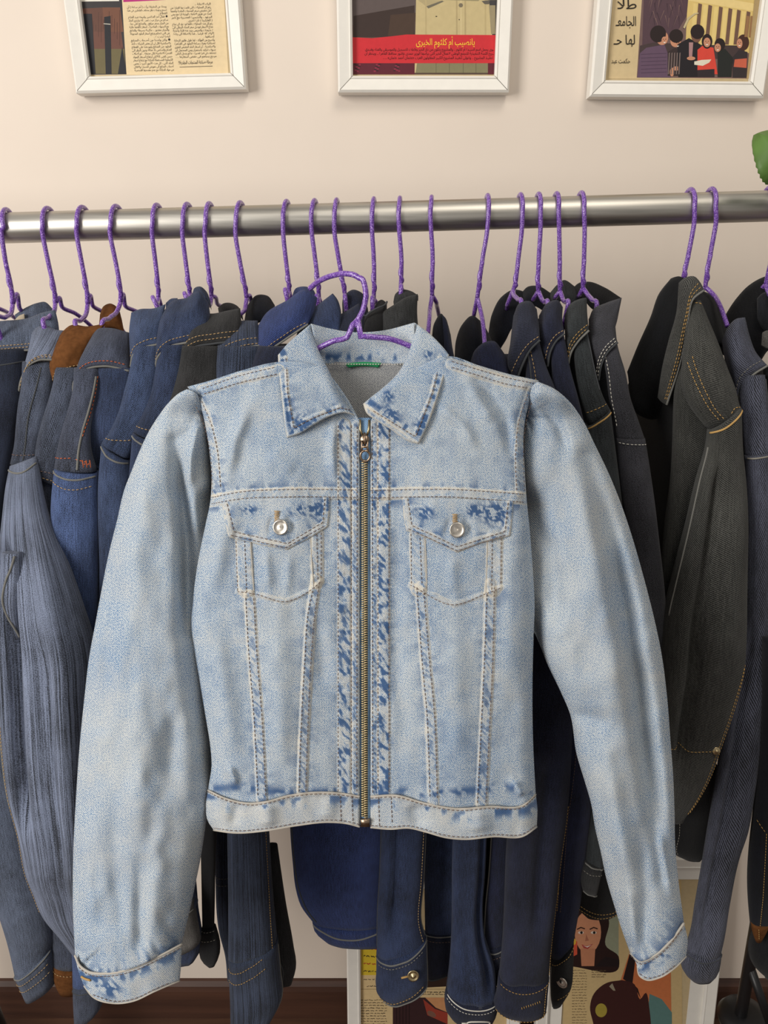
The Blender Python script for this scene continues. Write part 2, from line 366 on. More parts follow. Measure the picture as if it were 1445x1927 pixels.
# ------------------------------------------------------------------ clothes rack
RR = 0.0187; RY = 1.02
rA = P(-40, 430.5, RY); rB = P(1490, 386.5, RY)
rdir = (rB - rA) / np.linalg.norm(rB - rA)
def rail_c(x): return rA + rdir * ((x - rA[0]) / rdir[0])
rack = thing('clothes_rack', 'long scuffed silver tube clothes rail on black stands running across the wall', 'clothes rack')
e0, e1 = rail_c(-.95), rail_c(.95)
MB().sweep(np.linspace(e0, e1, 60), RR, 40).build('rail', M_RAIL, rack)
for sx, e in ((-1, e0), (1, e1)):
    MB().sweep([e + np.array([0, 0, .03]), (e[0], RY, .9), (e[0], RY, .03)], .016, 16).build('upright', M_BLACK, rack)
    f = MB(); f.lathe([(.0, 0), (.045, .0), (.05, .01), (.045, .022), (.018, .03), (0, .03)], (e[0], RY, 0), (0, 0, 1)); f.build('foot', M_BLACK, rack)
st = thing('tripod_stand', 'black tripod stand on the floor at the right end of the rail', 'stand')
a = P(1432, 1690, 1.02); b = P(1398, 1885, 1.06)
dn_ = (b - a) / (a[2] - b[2]); MB().sweep([a + (a - b) * 1.2, a, b, b + dn_ * b[2]], .011, 14).build('pole', M_BLACK, st)
MB().sweep([P(1410, 1815, 1.045), P(1452, 1935, 1.0)], .008, 12).build('leg', M_BLACK, st)
f = MB(); c = P(1392, 1905, 1.07); f.lathe([(.0, 0), (.046, 0), (.050, .012), (.042, .026), (.02, .034), (0, .034)], (c[0] + .012, c[1], max(0.0, c[2] - .03)), (0, 0, 1)); f.build('leg_hub', M_BLACK, st)
st2 = thing('tripod_stand', 'black tripod stand foot on the floor in the bottom left corner', 'stand')
c = P(2, 1895, 1.05); f = MB(); f.lathe([(.0, 0), (.05, 0), (.055, .02), (.05, .07), (.03, .12), (0, .12)], (c[0], c[1], 0), (0, 0, 1)); f.build('foot', M_BLACK, st2)
MB().sweep([(c[0], c[1], .1), (c[0] - .05, c[1], .5)], .02, 14).build('pole', M_BLACK, st2)
# ------------------------------------------------------------------ the light denim jacket in front
def YJ(py): return .80 - .14 * (np.asarray(py, float) - 610) / 960
jk = thing('denim_jacket', 'light acid-washed cropped denim jacket with a front zip, hanging in front of all the others', 'jacket')
SIDE_L = [(352,728),(366,745),(378,768),(387,805),(394,850),(398,900),(396,940),(386,990),(372,1060),(363,1130),(360,1180),(365,1220),(375,1280),(385,1340),(395,1400),(398,1440),(391,1486)]
SIDE_R = [(1014,716),(1003,740),(990,780),(985,820),(987,880),(991,940),(997,1000),(1003,1080),(1006,1140),(1004,1200),(1002,1280),(1002,1350),(1004,1420),(1008,1494)]
TOP_L = [(352,730),(395,718),(450,700),(527,682),(600,690),(650,745),(677,792)]
TOP_R = [(697,792),(730,745),(790,690),(845,671),(900,688),(955,704),(1014,717)]
BOT_L = [(391,1486),(420,1500),(470,1511),(500,1508),(545,1496),(600,1490),(640,1492),(677,1498)]
BOT_R = [(697,1498),(745,1496),(800,1511),(860,1521),(920,1517),(985,1514),(1008,1494)]
ZIPX = 687.0
class Seam:
    def __init__(s, pts, w=9, rise=.0009, dark=.9, rim=.6, out=.45, seed=0, per=6.0, side=0):
        s.p = pts; s.w = w; s.rise = rise; s.dark = dark; s.rim = rim; s.out = out; s.seed = seed; s.per = per
SEAMS = [
 Seam([(380,735),(455,712),(525,696)], 9, .0010, .5, .7, .3, 1), Seam([(848,685),(900,702),(950,717),(1004,726)], 9, .0010, .5, .7, .3, 2),
 Seam([(372,756),(388,790),(401,850),(407,925)], 9, .0010, .6, .6, .5, 3), Seam([(1001,735),(984,790),(978,850),(980,925)], 9, .0010, .6, .6, .4, 4),
 Seam([(396,943),(450,933),(540,928),(676,929)], 10, .0016, .45, .9, .7, 5), Seam([(697,930),(780,928),(850,928),(920,933),(988,938)], 10, .0016, .45, .9, .7, 6),
 Seam([(469,1120),(477,1245),(485,1342),(493,1505)], 9.5, .0013, .85, .8, .35, 7), Seam([(595,1090),(586,1150),(579,1245),(571,1400),(568,1505)], 9, .0013, .85, .8, .35, 8),
 Seam([(791,1105),(801,1245),(810,1342),(816,1510)], 9.5, .0013, .85, .8, .35, 9), Seam([(923,1100),(919,1245),(912,1390),(906,1515)], 10, .0013, .85, .8, .35, 10),
 Seam([(648,800),(648,1495)], 12, .0009, 1.25, .5, .35, 11, 9), Seam([(669,800),(668,1495)], 6, .0005, .9, .5, 0, 12, 4.2),
 Seam([(704,800),(705,1495)], 6, .0005, .9, .5, 0, 13, 4.2), Seam([(722,800),(722,1495)], 11, .0009, 1.4, .5, .35, 14, 9),
 Seam([(458,1015),(463,1110)], 14, .0012, .4, .8, .2, 15), Seam([(597,1005),(597,1095)], 11, .0012, .5, .8, .4, 16),
 Seam([(785,1010),(788,1108)], 14, .0012, .4, .8, .2, 17), Seam([(931,1010),(929,1108)], 14, .0012, .4, .8, .3, 18),
 Seam([(447,1113),(480,1118),(538,1132),(585,1110),(605,1093)], 4, .0010, .3, .4, .25, 19), Seam([(772,1101),(855,1138),(912,1118),(943,1106)], 4, .0010, .3, .4, .25, 20),
]
FOLDS = [([(470,760),(440,830),(430,900)], 12, .004), ([(500,850),(560,890)], 14, .002), ([(900,720),(950,790),(965,870)], 9, -.004), ([(880,720),(930,800)], 12, .003),
 ([(630,790),(625,850),(630,910)], 9, .003), ([(430,960),(410,1050),(405,1120)], 18, .004), ([(400,1180),(420,1300),(440,1440)], 22, .004), ([(500,1030),(505,1115)], 10, .002), ([(545,1040),(540,1120)], 9, .0014),
 ([(520,1150),(525,1300),(530,1460)], 25, .003), ([(850,1160),(860,1300),(865,1480)], 28, .003), ([(960,1000),(965,1150),(960,1300)], 20, .003), ([(750,960),(745,1200),(760,1400)], 14, -.002), ([(600,1150),(610,1300)], 14, -.002),
 ([(965,1470),(985,1500)], 8, .004), ([(445,1480),(430,1440)], 7, .003), ([(850,1045),(855,1120)], 11, .0018), ([(610,700),(600,760)], 10, .003), ([(820,760),(870,800),(900,850)], 10, .0025)]
def relief(x, y, seams, folds, puck=.0006, nz=.0030, seed=0):
    H = nz * ((vn(x / 55, y / 80, 31 + seed) - .5) + .45 * (vn(x / 22, y / 34, 32 + seed) - .5)); W = .22 * (vn(x / 70, y / 70, 33 + seed) - .5) + .30 * (vn(x / 17, y / 17, 34 + seed) - .5)
    for p, sg, a in folds:
        d, s, _ = pdist(x, y, p); L_ = sum(math.dist(a_, b_) for a_, b_ in zip(p[:-1], p[1:])); H = H + 1.9 * a * np.exp(-(d / (sg * 1.1)) ** 2) * (.25 + .75 * sst(0, .3, s / L_) * sst(1, .7, s / L_))
    for q in seams:
        d, s, sd = pdist(x, y, q.p); near = d < q.w + 40
        if not near.any(): continue
        e = d - q.w; H = H + q.rise * sst(1.5, -1.5, e) - .0004 * np.exp(-((e - 1.5) / 2.0) ** 2)
        dd = d * sd; s2 = s + .9 * dd + 5 * (vn(s / 11, dd / 7, q.seed + 9) - .5); d2 = dd + 4 * (vn(s / 9, dd / 9, q.seed + 19) - .5)
        n = .7 * vn(s2 / (q.per * .8) + q.seed * 13, d2 / (q.w * .8) + 50, q.seed) + .3 * vn(s2 / 3.1, d2 / 3.5, q.seed + 2)
        ins = sst(1, -1, e); W = W - q.dark * ins * sst(.40, .66, n) + .30 * ins
        W = W + q.rim * np.exp(-((e - .3) / 1.8) ** 2)
        n2 = vn(s / (q.per * 1.5) + q.seed, d / 16 + sd * 7, q.seed + 40)
        W = W - q.out * 1.3 * np.exp(-np.maximum(e, 0) / 11) * sst(.5, .68, n2) * (e > 1.5)
        H = H + puck * (vn(s / 8.0, sd * 5 + q.seed, q.seed + 60) - .5) * np.exp(-np.maximum(e, 0) / 12) * 1.6
    return H, W
def ragged(x, y): return sst(.40, .60, .55 * vn((x + y) / 9, (x - y) / 4.5, 8) + .45 * vn(x / 3.2, y / 3.2, 9))
def rnd(d, R, drop):
    t = np.clip(1 - d / R, 0, 1); return -drop * (1 - np.sqrt(np.maximum(0, 1 - t * t)))
SH_L = TOP_L[:4]; SH_R = TOP_R[3:]
def HB(x, y, full=False):
    H, W = relief(x, y, SEAMS, FOLDS)
    sideL, _, _ = pdist(x, y, SIDE_L); sideR, _, _ = pdist(x, y, SIDE_R)
    H = H + rnd(sideL, 30, .020) + rnd(sideR, 30, .020)
    H = H + rnd(np.minimum(pdist(x, y, SH_L)[0], pdist(x, y, SH_R)[0]), 12, .012)
    H = H + .010 * np.exp(-((x - 520) / 110.) ** 2) + .010 * np.exp(-((x - 850) / 110.) ** 2)
    W = W - .9 * np.exp(-((y - 1488 - 6 * np.sin(x / 40)) / 9.) ** 2) * sst(.35, .6, vn(x / 9, y / 14, 77))
    return (H, W) if full else H
def on(Hf, pts, off=.0006, n=None, lin=False):
    L = sum(math.dist(a, b) for a, b in zip(pts[:-1], pts[1:])); q = crv(pts, n or max(4, int(L / 3)), lin)
    return P(q[:, 0], q[:, 1], YJ(q[:, 1]) - Hf(q[:, 0], q[:, 1]) - off)
def px_sheet(name, T, B, L, R, Hf, mat, parent, res=2.6, th=.002, lin=False, backf=None):
    ln = lambda c: sum(math.dist(a, b) for a, b in zip(c[:-1], c[1:]))
    n = max(5, int(max(ln(T), ln(B)) / res)); m = max(5, int(max(ln(L), ln(R)) / res))
    C = coons(crv(T, n, lin), crv(B, n, lin), crv(L, m, lin), crv(R, m, lin)); x, y = C[..., 0], C[..., 1]
    H, W = Hf(x, y, True); e = np.zeros((m, n)); e[0] = e[-1] = 1; e[:, 0] = e[:, -1] = 1
    F = P(x, y, YJ(y) - H + e * th * .45)
    Bk = P(x, y, YJ(y) - H + th * (1 - .45 * e)) if backf is None else P(x, y, YJ(y) - backf(x, y))
    uv = np.stack([x / 1700., y / 1700.], -1)
    return closed_grid(name, F, Bk, mat, parent, uv, W)
def with_w(Hf, w0=0.0, seams=(), folds=(), nz=.0012, seed=0, add=.0, edge=None, rim=.8):
    """height function of a separate piece of cloth lying on another surface"""
    def f(x, y, full=False):
        h, w = relief(x, y, seams, folds, nz=nz, seed=seed); h = h + Hf(x, y) + add; w = w + w0
        if edge is not None:
            d, s, _ = pdist(x, y, edge); w = w + rim * np.exp(-(d / 2.2) ** 2); h = h + rnd(d, 4, .0008)
        return (h, w) if full else h
    return f
def flat(h): return lambda x, y, full=False: ((h + 0 * x, 0 * x) if full else h + 0 * np.asarray(x, float))

FP_L = px_sheet('front_panel', TOP_L, BOT_L, SIDE_L, [(677,792),(677,1000),(677,1498)], HB, M_MAIN, jk)
FP_R = px_sheet('front_panel', TOP_R, BOT_R, [(697,792),(697,1000),(697,1498)], SIDE_R, HB, M_MAIN, jk)
def HBACK(x, y, full=False):
    d = np.minimum(pdist(x, y, SIDE_L)[0], pdist(x, y, SIDE_R)[0]); h = -.022 - .018 * sst(0, 60, d) + .002 * (vn(x / 40, y / 50, 5) - .5)
    return (h, 0 * h) if full else h
px_sheet('back_panel', [(352,730),(440,706),(527,684),(600,682),(700,685),(780,683),(845,673),(930,700),(1014,717)], [(391,1486),(470,1511),(560,1496),(690,1498),(800,1511),(900,1517),(1008,1494)], SIDE_L, SIDE_R, HBACK, M_INSIDE, jk, res=6)
# collar: stand, two leaves
def HST(x, y, full=False):
    d = np.abs(x - 683) / 95.; h = -.046 + .016 * d ** 2 + .0012 * (vn(x / 14, y / 12, 9) - .5); w = .35 - 1.1 * np.exp(-((y - 672) / 9.) ** 2) * sst(.45, .65, vn(x / 8., y / 20., 4)) - .2
    return (h, w) if full else h
px_sheet('collar_stand', [(585,609),(620,618),(665,625),(720,622),(780,607)], [(598,684),(640,687),(700,688),(778,683)], [(585,609),(592,645),(598,684)], [(780,607),(780,645),(778,683)], HST, M_MAIN, jk)
def leafH(A, Bc, C, D, edge, fold, seed, seam, dark):
    A, Bc, C, D = map(np.array, (A, Bc, C, D))
    def f(x, y, full=False):
        r = np.clip((y - 609) / 220., 0, 1)
        dfold, _, _ = pdist(x, y, fold)
        h = -.030 + .044 * sst(0, .55, r) + rnd(dfold, 16, .010) + .003 * np.sin(r * 3.1)
        hh, w = relief(x, y, [seam], [], nz=.0030, seed=seed); h = h + hh
        de, s, _ = pdist(x, y, edge); w = w + 1.0 * np.exp(-(de / 2.6) ** 2)
        n = vn(s / 5., seed, 3); w = w - 1.1 * sst(20, 13, de) * sst(3, 6, de) * sst(.45, .6, n)
        for c_, r_ in dark: w = w - 1.5 * np.exp(-(((x - c_[0]) ** 2 + (y - c_[1]) ** 2) / r_ ** 2)) * ragged(x, y)
        h = h + rnd(de, 4, .001)
        return (h, w) if full else h
    return f
LB = [(523,668),(524,690),(529,740),(536,800),(540,824)]; LBOT = [(540,824),(560,818),(590,800),(620,784),(650,777),(668,783)]; LIN = [(585,609),(592,640),(602,665),(620,700),(635,735),(650,760),(668,783)]
RB = [(845,668),(840,690),(826,740),(805,800),(788,836)]; RBOT = [(683,760),(690,778),(706,790),(735,808),(765,829),(788,836)]; RIN = [(780,607),(776,635),(768,665),(750,700),(720,730),(697,748),(683,760)]
HL = leafH((585,609),(523,668),(540,824),(668,783), LB + LBOT, LIN, 3, Seam([(538,672),(541,740),(552,802),(590,783),(640,764)], 2.5, .0006, .2, .5, .5, 21), [((565,800), 20), ((640,690), 16)])
HR = leafH((780,607),(845,668),(788,836),(683,760), RB + RBOT, RIN, 6, Seam([(828,672),(812,740),(780,818),(740,792),(700,768)], 2.5, .0006, .2, .5, .5, 22), [((735,780), 16), ((790,800), 12), ((730,745), 12), ((806,668), 9)])
px_sheet('collar', [(523,668),(540,648),(560,630),(585,609)], LBOT, LB, LIN, HL, M_MAIN, jk, th=.004)
px_sheet('collar', [(780,607),(805,625),(835,655),(845,668)], RBOT, RIN, RB, HR, M_MAIN, jk, th=.004)
# waistband
def HW(side):
    def f(x, y, full=False):
        h, w = relief(x, y, [], [([(700,1500),(705,1560)], 5, -.001), ([(500,1510),(505,1560)], 16, .003), ([(620,1500),(615,1545)], 14, .002), ([(780,1510),(790,1560)], 16, -.003), ([(900,1520),(905,1570)], 20, .003), ([(445,1510),(440,1555)], 10, -.002)], nz=.0022, seed=9)
        e = SIDE_L if side < 0 else SIDE_R; q = [(391,1486),(387,1520),(391,1545),(402,1562)] if side < 0 else [(1008,1494),(1011,1520),(1010,1556)]
        h = h + .0015 + rnd(pdist(x, y, q)[0], 30, .020) + .010 * np.exp(-((x - (520 if side < 0 else 850)) / 110.) ** 2)
        t = BOT_L if side < 0 else BOT_R; d, s, _ = pdist(x, y, t); h = h + .0010 * sst(9, 4, d) + .0012 * (vn(s / 13., d / 60, 50) - .5)
        w = w + .3 + .8 * np.exp(-((d - 1) / 2.4) ** 2) - 1.1 * sst(4, 8, d) * sst(34, 12, d) * sst(.5, .66, vn(s / 11., d / 30., 51))
        return (h, w) if full else h
    return f
WB_L = [(402,1562),(440,1567),(500,1563),(560,1553),(620,1547),(655,1550),(677,1556)]; WB_R = [(697,1557),(735,1560),(770,1558),(800,1565),(840,1576),(870,1579),(930,1574),(985,1573),(1010,1556)]
HWL, HWR = HW(-1), HW(1)
bw1 = px_sheet('waistband', BOT_L, WB_L, [(391,1486),(387,1520),(391,1545),(402,1562)], [(677,1498),(677,1556)], HWL, M_MAIN, jk, th=.004)
bw2 = px_sheet('waistband', BOT_R, WB_R, [(697,1498),(697,1557)], [(1008,1494),(1011,1520),(1010,1556)], HWR, M_MAIN, jk, th=.004)
# pocket flaps with buttons
for (T, B, L, R, bx, by, sx, sy, dk) in (
    ([(417,946),(470,939),(540,937),(621,936)], [(430,1011),(485,1025),(541,1035),(580,1015),(617,992)], [(417,946),(423,980),(430,1011)], [(621,936),(620,965),(617,992)], 528, 992, 521, 970, [((600,960), 14), ((470,960), 10), ((560,960), 12)]),
    ([(757,936),(830,937),(900,940),(966,943)], [(764,999),(810,1015),(860,1041),(905,1022),(960,1009)], [(757,936),(759,970),(764,999)], [(966,943),(964,975),(960,1009)], 860, 997, 856, 976, [((935,965), 22), ((800,965), 12), ((890,960), 10)])):
    seam = Seam([(p[0] + (8 if p[0] < (T[0][0] + T[-1][0]) / 2 else -8), p[1]) for p in L] + [(p[0] * .9 + bx * .1, p[1] - 9) for p in B] + [(R[0][0] - 9, R[0][1])], 2, .0004, .2, .3, .9, 23 + bx)
    base = with_w(HB, .15, [seam], [([(bx - 12, by - 22), (bx - 22, by + 14)], 6, -.0015), ([(bx + 14, by - 24), (bx + 22, by + 6)], 6, -.0015)], nz=.002, seed=bx, add=.0028, edge=L + B[1:-1] + R[::-1], rim=1.0)
    def fl(x, y, full=False, base=base, dk=dk):
        h, w = base(x, y, True)
        for c_, r_ in dk: w = w - 1.8 * np.exp(-((x - c_[0]) ** 2 / (r_ * 1.5) ** 2 + (y - c_[1]) ** 2 / r_ ** 2)) * ragged(x, y)
        return (h, w) if full else h
    n = 80; TT = crv(T, n); BB = crv(B[:3] if False else B, n, True); F_ = px_sheet('pocket_flap', T, B, L, R, fl, M_MAIN, jk, th=.003, lin=True)
    mb = MB(); ins = [(L[0][0] + 10, L[0][1] + 2), (L[-1][0] + 11, L[-1][1] - 10), (B[2][0], B[2][1] - 12), (R[-1][0] - 10, R[-1][1] - 9), (R[0][0] - 10, R[0][1] + 2)]
    mb.dashes(on(fl, ins, .0004, lin=True)); mb.dashes(on(fl, [(p[0] + (4 if p[0] < bx else -4) * (abs(p[0] - bx) > 12), p[1] - 4) for p in (L[-1], B[2], R[-1])], .0004, lin=True)); mb.build('stitching', M_THREAD_BROWN, F_)
    c = P(bx, by, YJ(by) - float(fl(np.array(bx * 1.), np.array(by * 1.))) - .001)
    b = MB(); b.lathe([(0, .0), (.0078, .0), (.0084, .0012), (.0080, .0022), (.0070, .0026), (.0062, .0020), (.0030, .0023), (0, .0026)], c, (-.12, -1, .25), 28); b.build('button', M_SILVER, F_)
    t = MB(); 
    for k in range(7): t.sweep([P(sx - 5 + (k % 2), sy - 8 + k * 3.1, YJ(sy) - float(fl(np.array(sx * 1.), np.array(sy * 1.))) - .001), P(sx + 5 - (k % 2), sy - 7 + k * 3.1, YJ(sy) - float(fl(np.array(sx * 1.), np.array(sy * 1.))) - .0012)], .0007, 5)
    t.build('buttonhole', M_THREAD_TAN, F_)
# welts of the pocket openings (thin folded edge lines)
for pts in ([(471,1018),(474,1060),(478,1114)], [(584,1014),(587,1060),(590,1108)], [(800,1016),(802,1060),(803,1106)], [(917,1016),(916,1060),(914,1116)]):
    MB().sweep(on(HB, pts, .0004), .0006, 6).build('pocket_welt', M_EDGE, jk)
# seams' topstitching on the body
st_lines = [[(384,741),(455,719),(524,703)], [(381,731),(455,706),(522,690)], [(850,680),(905,697),(955,711),(1008,722)], [(850,691),(905,708),(950,722),(998,731)],
 [(366,758),(382,795),(395,850),(400,930)], [(379,754),(396,795),(409,850),(415,922)], [(1005,742),(991,790),(985,850),(987,925)], [(993,742),(977,790),(970,850),(972,925)],
 [(398,936),(450,926),(540,921),(676,922)], [(398,948),(450,939),(540,935),(676,936)], [(697,923),(780,921),(850,921),(920,925),(986,930)], [(697,937),(780,935),(850,935),(920,940),(988,945)],
 [(462,1125),(469,1245),(477,1342),(485,1500)], [(477,1125),(484,1245),(492,1342),(500,1500)], [(601,1095),(593,1150),(585,1245),(578,1400),(575,1495)], [(588,1112),(580,1150),(573,1245),(565,1400),(562,1495)],
 [(784,1105),(794,1245),(803,1342),(809,1505)], [(797,1108),(808,1245),(817,1342),(823,1508)], [(930,1105),(927,1245),(920,1390),(914,1512)], [(916,1118),(911,1245),(904,1390),(898,1512)],
 [(636,800),(636,1492)], [(661,800),(661,1492)], [(672,802),(671,1494)], [(700,802),(701,1494)], [(711,800),(711,1492)], [(732,800),(732,1494)],
 [(444,1018),(447,1112)], [(460,1016),(464,1116)], [(604,1002),(604,1092)], [(596,1005),(598,1098)], [(773,1004),(774,1100)], [(790,1012),(794,1106)], [(943,1012),(942,1104)], [(926,1016),(925,1112)],
 [(447,1113),(480,1118),(538,1132),(585,1110),(605,1093)], [(772,1101),(855,1138),(912,1118),(943,1106)]]
for fp, sd_ in ((FP_L, -1), (FP_R, 1)):
    mb = MB()
    for l in st_lines:
        if (l[0][0] - ZIPX) * sd_ > 0: mb.dashes(on(HB, l, .0003), .0030, .0016, .00040)
    mb.build('stitching', M_THREAD_BROWN, fp)
mb = MB(); mb.dashes(on(HWL, [(p[0], p[1] + 4) for p in BOT_L], .0003)); mb.dashes(on(HWL, [(p[0], p[1] - 4) for p in WB_L], .0003))
for x in (640, 662): mb.dashes(on(HWL, [(x, 1498), (x + 2, 1548)], .0003))
mb.build('stitching', M_THREAD_BROWN, bw1)
mb = MB(); mb.dashes(on(HWR, [(p[0], p[1] + 4) for p in BOT_R], .0003)); mb.dashes(on(HWR, [(p[0], p[1] - 4) for p in WB_R], .0003))
for x in (712, 736): mb.dashes(on(HWR, [(x, 1500), (x + 2, 1555)], .0003))
mb.build('stitching', M_THREAD_BROWN, bw2)
for H_, l in ((HL, [(538,674),(541,740),(553,806),(590,786),(640,767),(660,772)]), (HR, [(829,676),(813,740),(782,822),(740,796),(700,772)])):
    MB().dashes(on(H_, l, .0004, lin=True), .0032, .0012, .00045).build('stitching', M_THREAD_BROWN, jk)
# light bound edges of bands and collar
for H_, l in ((HWL, WB_L), (HWR, WB_R), (HWL, [(p[0], p[1] + 1) for p in BOT_L]), (HWR, [(p[0], p[1] + 1) for p in BOT_R])):
    MB().sweep(on(H_, l, -.0005), .0010, 6).build('bound_edge', M_EDGE, jk)
# zip
tape = px_sheet('zip_tape', [(674,786),(687,786),(700,786)], [(674,1552),(687,1552),(700,1552)], [(674,786),(674,1552)], [(700,786),(700,1552)], flat(-.0012), M_TAPE, jk, res=8)
t = MB(); y = 866.0; k = 0
while y < 1538:
    for sx in (-1, 1):
        c = P(686 + sx * 2.6, y + (2.2 if sx > 0 else 0), YJ(y) - .0012); t.box(c, (.0042, .0022, .00125))
    y += 4.4
t.build('zip_teeth', M_BRASS, tape)
for sx in (-1, 1):
    MB().sweep([P(686 + sx * 9, 790, YJ(790) - .001), P(686 + sx * 8, 808, YJ(808) - .001), P(686 + sx * 4, 820, YJ(820) - .001)], .0014, 6).build('zip_stop', M_BRASS, tape)
sl = MB(); c = P(686, 827, YJ(827) - .0035); sl.lathe([(0, -.002), (.0042, -.002), (.0052, -.0008), (.0052, .0006), (.004, .002), (0, .0024)], c, (0, -1, .1), 20)
sl.sweep([P(686, 815, YJ(815) - .005), P(686, 826, YJ(826) - .0085), P(686, 838, YJ(838) - .005)], .0013, 8); sld = sl.build('zip_slider', M_BRONZE, tape)
pl = MB()
ring = [P(687 + 9.0 * math.sin(a), 858 - 10 * math.cos(a) * (1.0 if math.cos(a) < 0 else 1.0), YJ(850) - .005) for a in np.linspace(0, 2 * math.pi, 25)]
pl.sweep(ring, .0013, 8); pl.sweep([P(680, 829, YJ(829) - .006), P(681, 840, YJ(840) - .006), P(680, 851, YJ(850) - .005)], .0013, 8); pl.sweep([P(692, 829, YJ(829) - .006), P(691, 840, YJ(840) - .006), P(693, 851, YJ(850) - .005)], .0013, 8)
pl.sweep([P(680, 841, YJ(840) - .006), P(692, 841, YJ(840) - .006)], .0014, 8); pl.build('zip_pull', M_BRONZE, sld)
bx_ = MB(); bx_.box(P(687, 1548, YJ(1548) - .003), (.010, .003, .009)); bx_.build('zip_box', M_BRONZE, tape)
# label in the neck
px_sheet('neck_label', [(648,685),(660,683),(683,681),(705,682),(718,683)], [(656,692),(668,690),(683,689),(700,690),(712,692)], [(648,685),(656,692)], [(718,683),(712,692)], flat(-.036), M_GREEN, jk, res=3)
MB().dashes([P(x, 685.5, YJ(685) + .0350 - .0005) for x in np.linspace(603, 775, 30)], .002, .001, .0006).build('stitching', M_THREAD_WHITE, jk)
# sleeves
SL_OUT = [(352,732),(338,739),(318,757),(298,783),(280,812),(262,850),(246,890),(235,918),(220,980),(205,1040),(191,1110),(180,1170),(168,1235),(158,1320),(150,1400),(143,1500),(138,1600),(137,1700),(141,1798)]
SL_IN = [(372,742),(388,790),(398,850),(402,935),(402,1000),(400,1200),(400,1400),(394,1500),(386,1560),(378,1612),(368,1662),(355,1722),(342,1777)]
SL_BOT = [(141,1798),(150,1817),(165,1828),(200,1832),(250,1822),(300,1799),(342,1777)]
SR_IN = [(1000,728),(988,780),(983,850),(983,935),(984,1000),(986,1120),(996,1170),(1010,1200),(1030,1250),(1055,1302),(1072,1342),(1085,1420),(1100,1470),(1112,1512),(1120,1560),(1130,1602),(1140,1650),(1155,1702),(1170,1750),(1186,1794)]
SR_OUT = [(1012,718),(1042,731),(1070,754),(1095,788),(1120,838),(1145,890),(1170,952),(1190,1012),(1210,1082),(1230,1160),(1245,1232),(1255,1310),(1262,1400),(1266,1450),(1269,1520),(1271,1600),(1276,1652),(1287,1737)]
SR_BOT = [(1186,1794),(1205,1809),(1230,1799),(1260,1773),(1287,1737)]
def xat(line, y):
    a = np.asarray(line, float); return np.interp(y, a[:, 1], a[:, 0])
def HS(IN, OUT, side, body, bot, folds, seed):
    def f(x, y, full=False):
        xi, xo = xat(IN, y), xat(OUT, y); hw = np.maximum(np.abs(xi - xo) / 2, 6); c = (xi + xo) / 2
        t = np.clip((x - c) / hw, -1, 1); R = np.minimum(hw / 1700. * .62, .036)
        h = R * (np.sqrt(np.maximum(0, 1 - np.abs(t) ** 2.6)) - 1) + .006 - .020 * sst(1240, 900, y) * sst(735, 790, y)
        db = pdist(x, y, [p for p in body if 930 < p[1] < 1495])[0]
        inside = ((x - xat(body, y)) * side > 0); low = sst(1500, 1420, y) if side < 0 else sst(1260, 1180, y)
        h = h - .016 * np.exp(-(np.where(inside, db, 0) / 26.) ** 2) * low * sst(880, 960, y)
        hh, w = relief(x, y, [], folds, nz=.0062, seed=seed)
        dc, s, _ = pdist(x, y, bot); up = sst(95, 0, dc) * (1 - sst(0, 6, 0 * dc))
        h = h + hh + .0042 * up * (vn(s / 13., dc / 150., seed + 2) - .5) + .003 * up
        dt = np.hypot(x - (IN[1][0]), y - (IN[1][1])); h = h + .003 * sst(90, 10, dt) * (vn(np.arctan2(y - IN[1][1], x - IN[1][0]) * 5, 0, seed + 4) - .5)
        w = w * .7 - .9 * np.exp(-(dc / 22.)) * sst(.4, .62, vn(s / 8., dc / 22., seed + 7)) + .12
        w = w - .9 * np.exp(-(dt / 16.)) * sst(.4, .6, vn(x / 5, y / 5, 6))
        return (h, w) if full else h
    return f
F_L = [([(330,830),(342,920),(350,1010),(352,1100),(350,1190)], 13, -.013), ([(300,800),(272,930),(250,1050),(240,1180)], 32, .006), ([(226,1080),(205,1220),(196,1330)], 16, -.004), ([(262,1300),(262,1450),(250,1600)], 26, .004),
       ([(215,1500),(220,1650),(235,1780)], 16, -.0022), ([(300,1540),(290,1680),(285,1780)], 17, .0026), ([(325,1330),(318,1480)], 16, -.003), ([(375,790),(360,860),(352,930)], 9, .005), ([(172,1500),(172,1650),(180,1780)], 12, .003), ([(160,1400),(185,1800)], 10, -.002), ([(265,1620),(262,1810)], 11, -.0022)]
F_R = [([(1105,860),(1130,950),(1155,1050),(1178,1160),(1198,1280),(1214,1400),(1232,1540),(1248,1650)], 17, -.015), ([(1020,960),(1035,1040),(1045,1130),(1052,1200)], 16, -.006), ([(1080,840),(1100,950),(1125,1080),(1150,1250),(1170,1400)], 26, .005),
       ([(1075,1345),(1120,1352),(1150,1370)], 14, -.003), ([(1140,1420),(1165,1560),(1190,1680)], 18, .005), ([(1205,1560),(1215,1700),(1205,1790)], 13, -.003), ([(1240,1560),(1262,1680)], 8, .004), ([(1015,760),(1050,800),(1070,850)], 9, -.004), ([(1180,1660),(1200,1800)], 10, .0025)]
HSL = HS(SL_IN, SL_OUT, -1, SIDE_L, SL_BOT, F_L, 61); HSR = HS(SR_IN, SR_OUT, 1, SIDE_R, SR_BOT, F_R, 71)
def sleeve_back(IN, OUT):
    def f(x, y):
        xi, xo = xat(IN, y), xat(OUT, y); hw = np.maximum(np.abs(xi - xo) / 2, 6); t = np.clip((x - (xi + xo) / 2) / hw, -1, 1); R = np.minimum(hw / 1700. * .62, .034)
        return -R * np.sqrt(np.maximum(0, 1 - t * t)) * .9 - R + .004 - .020 * sst(1240, 900, y) - .004
    return f
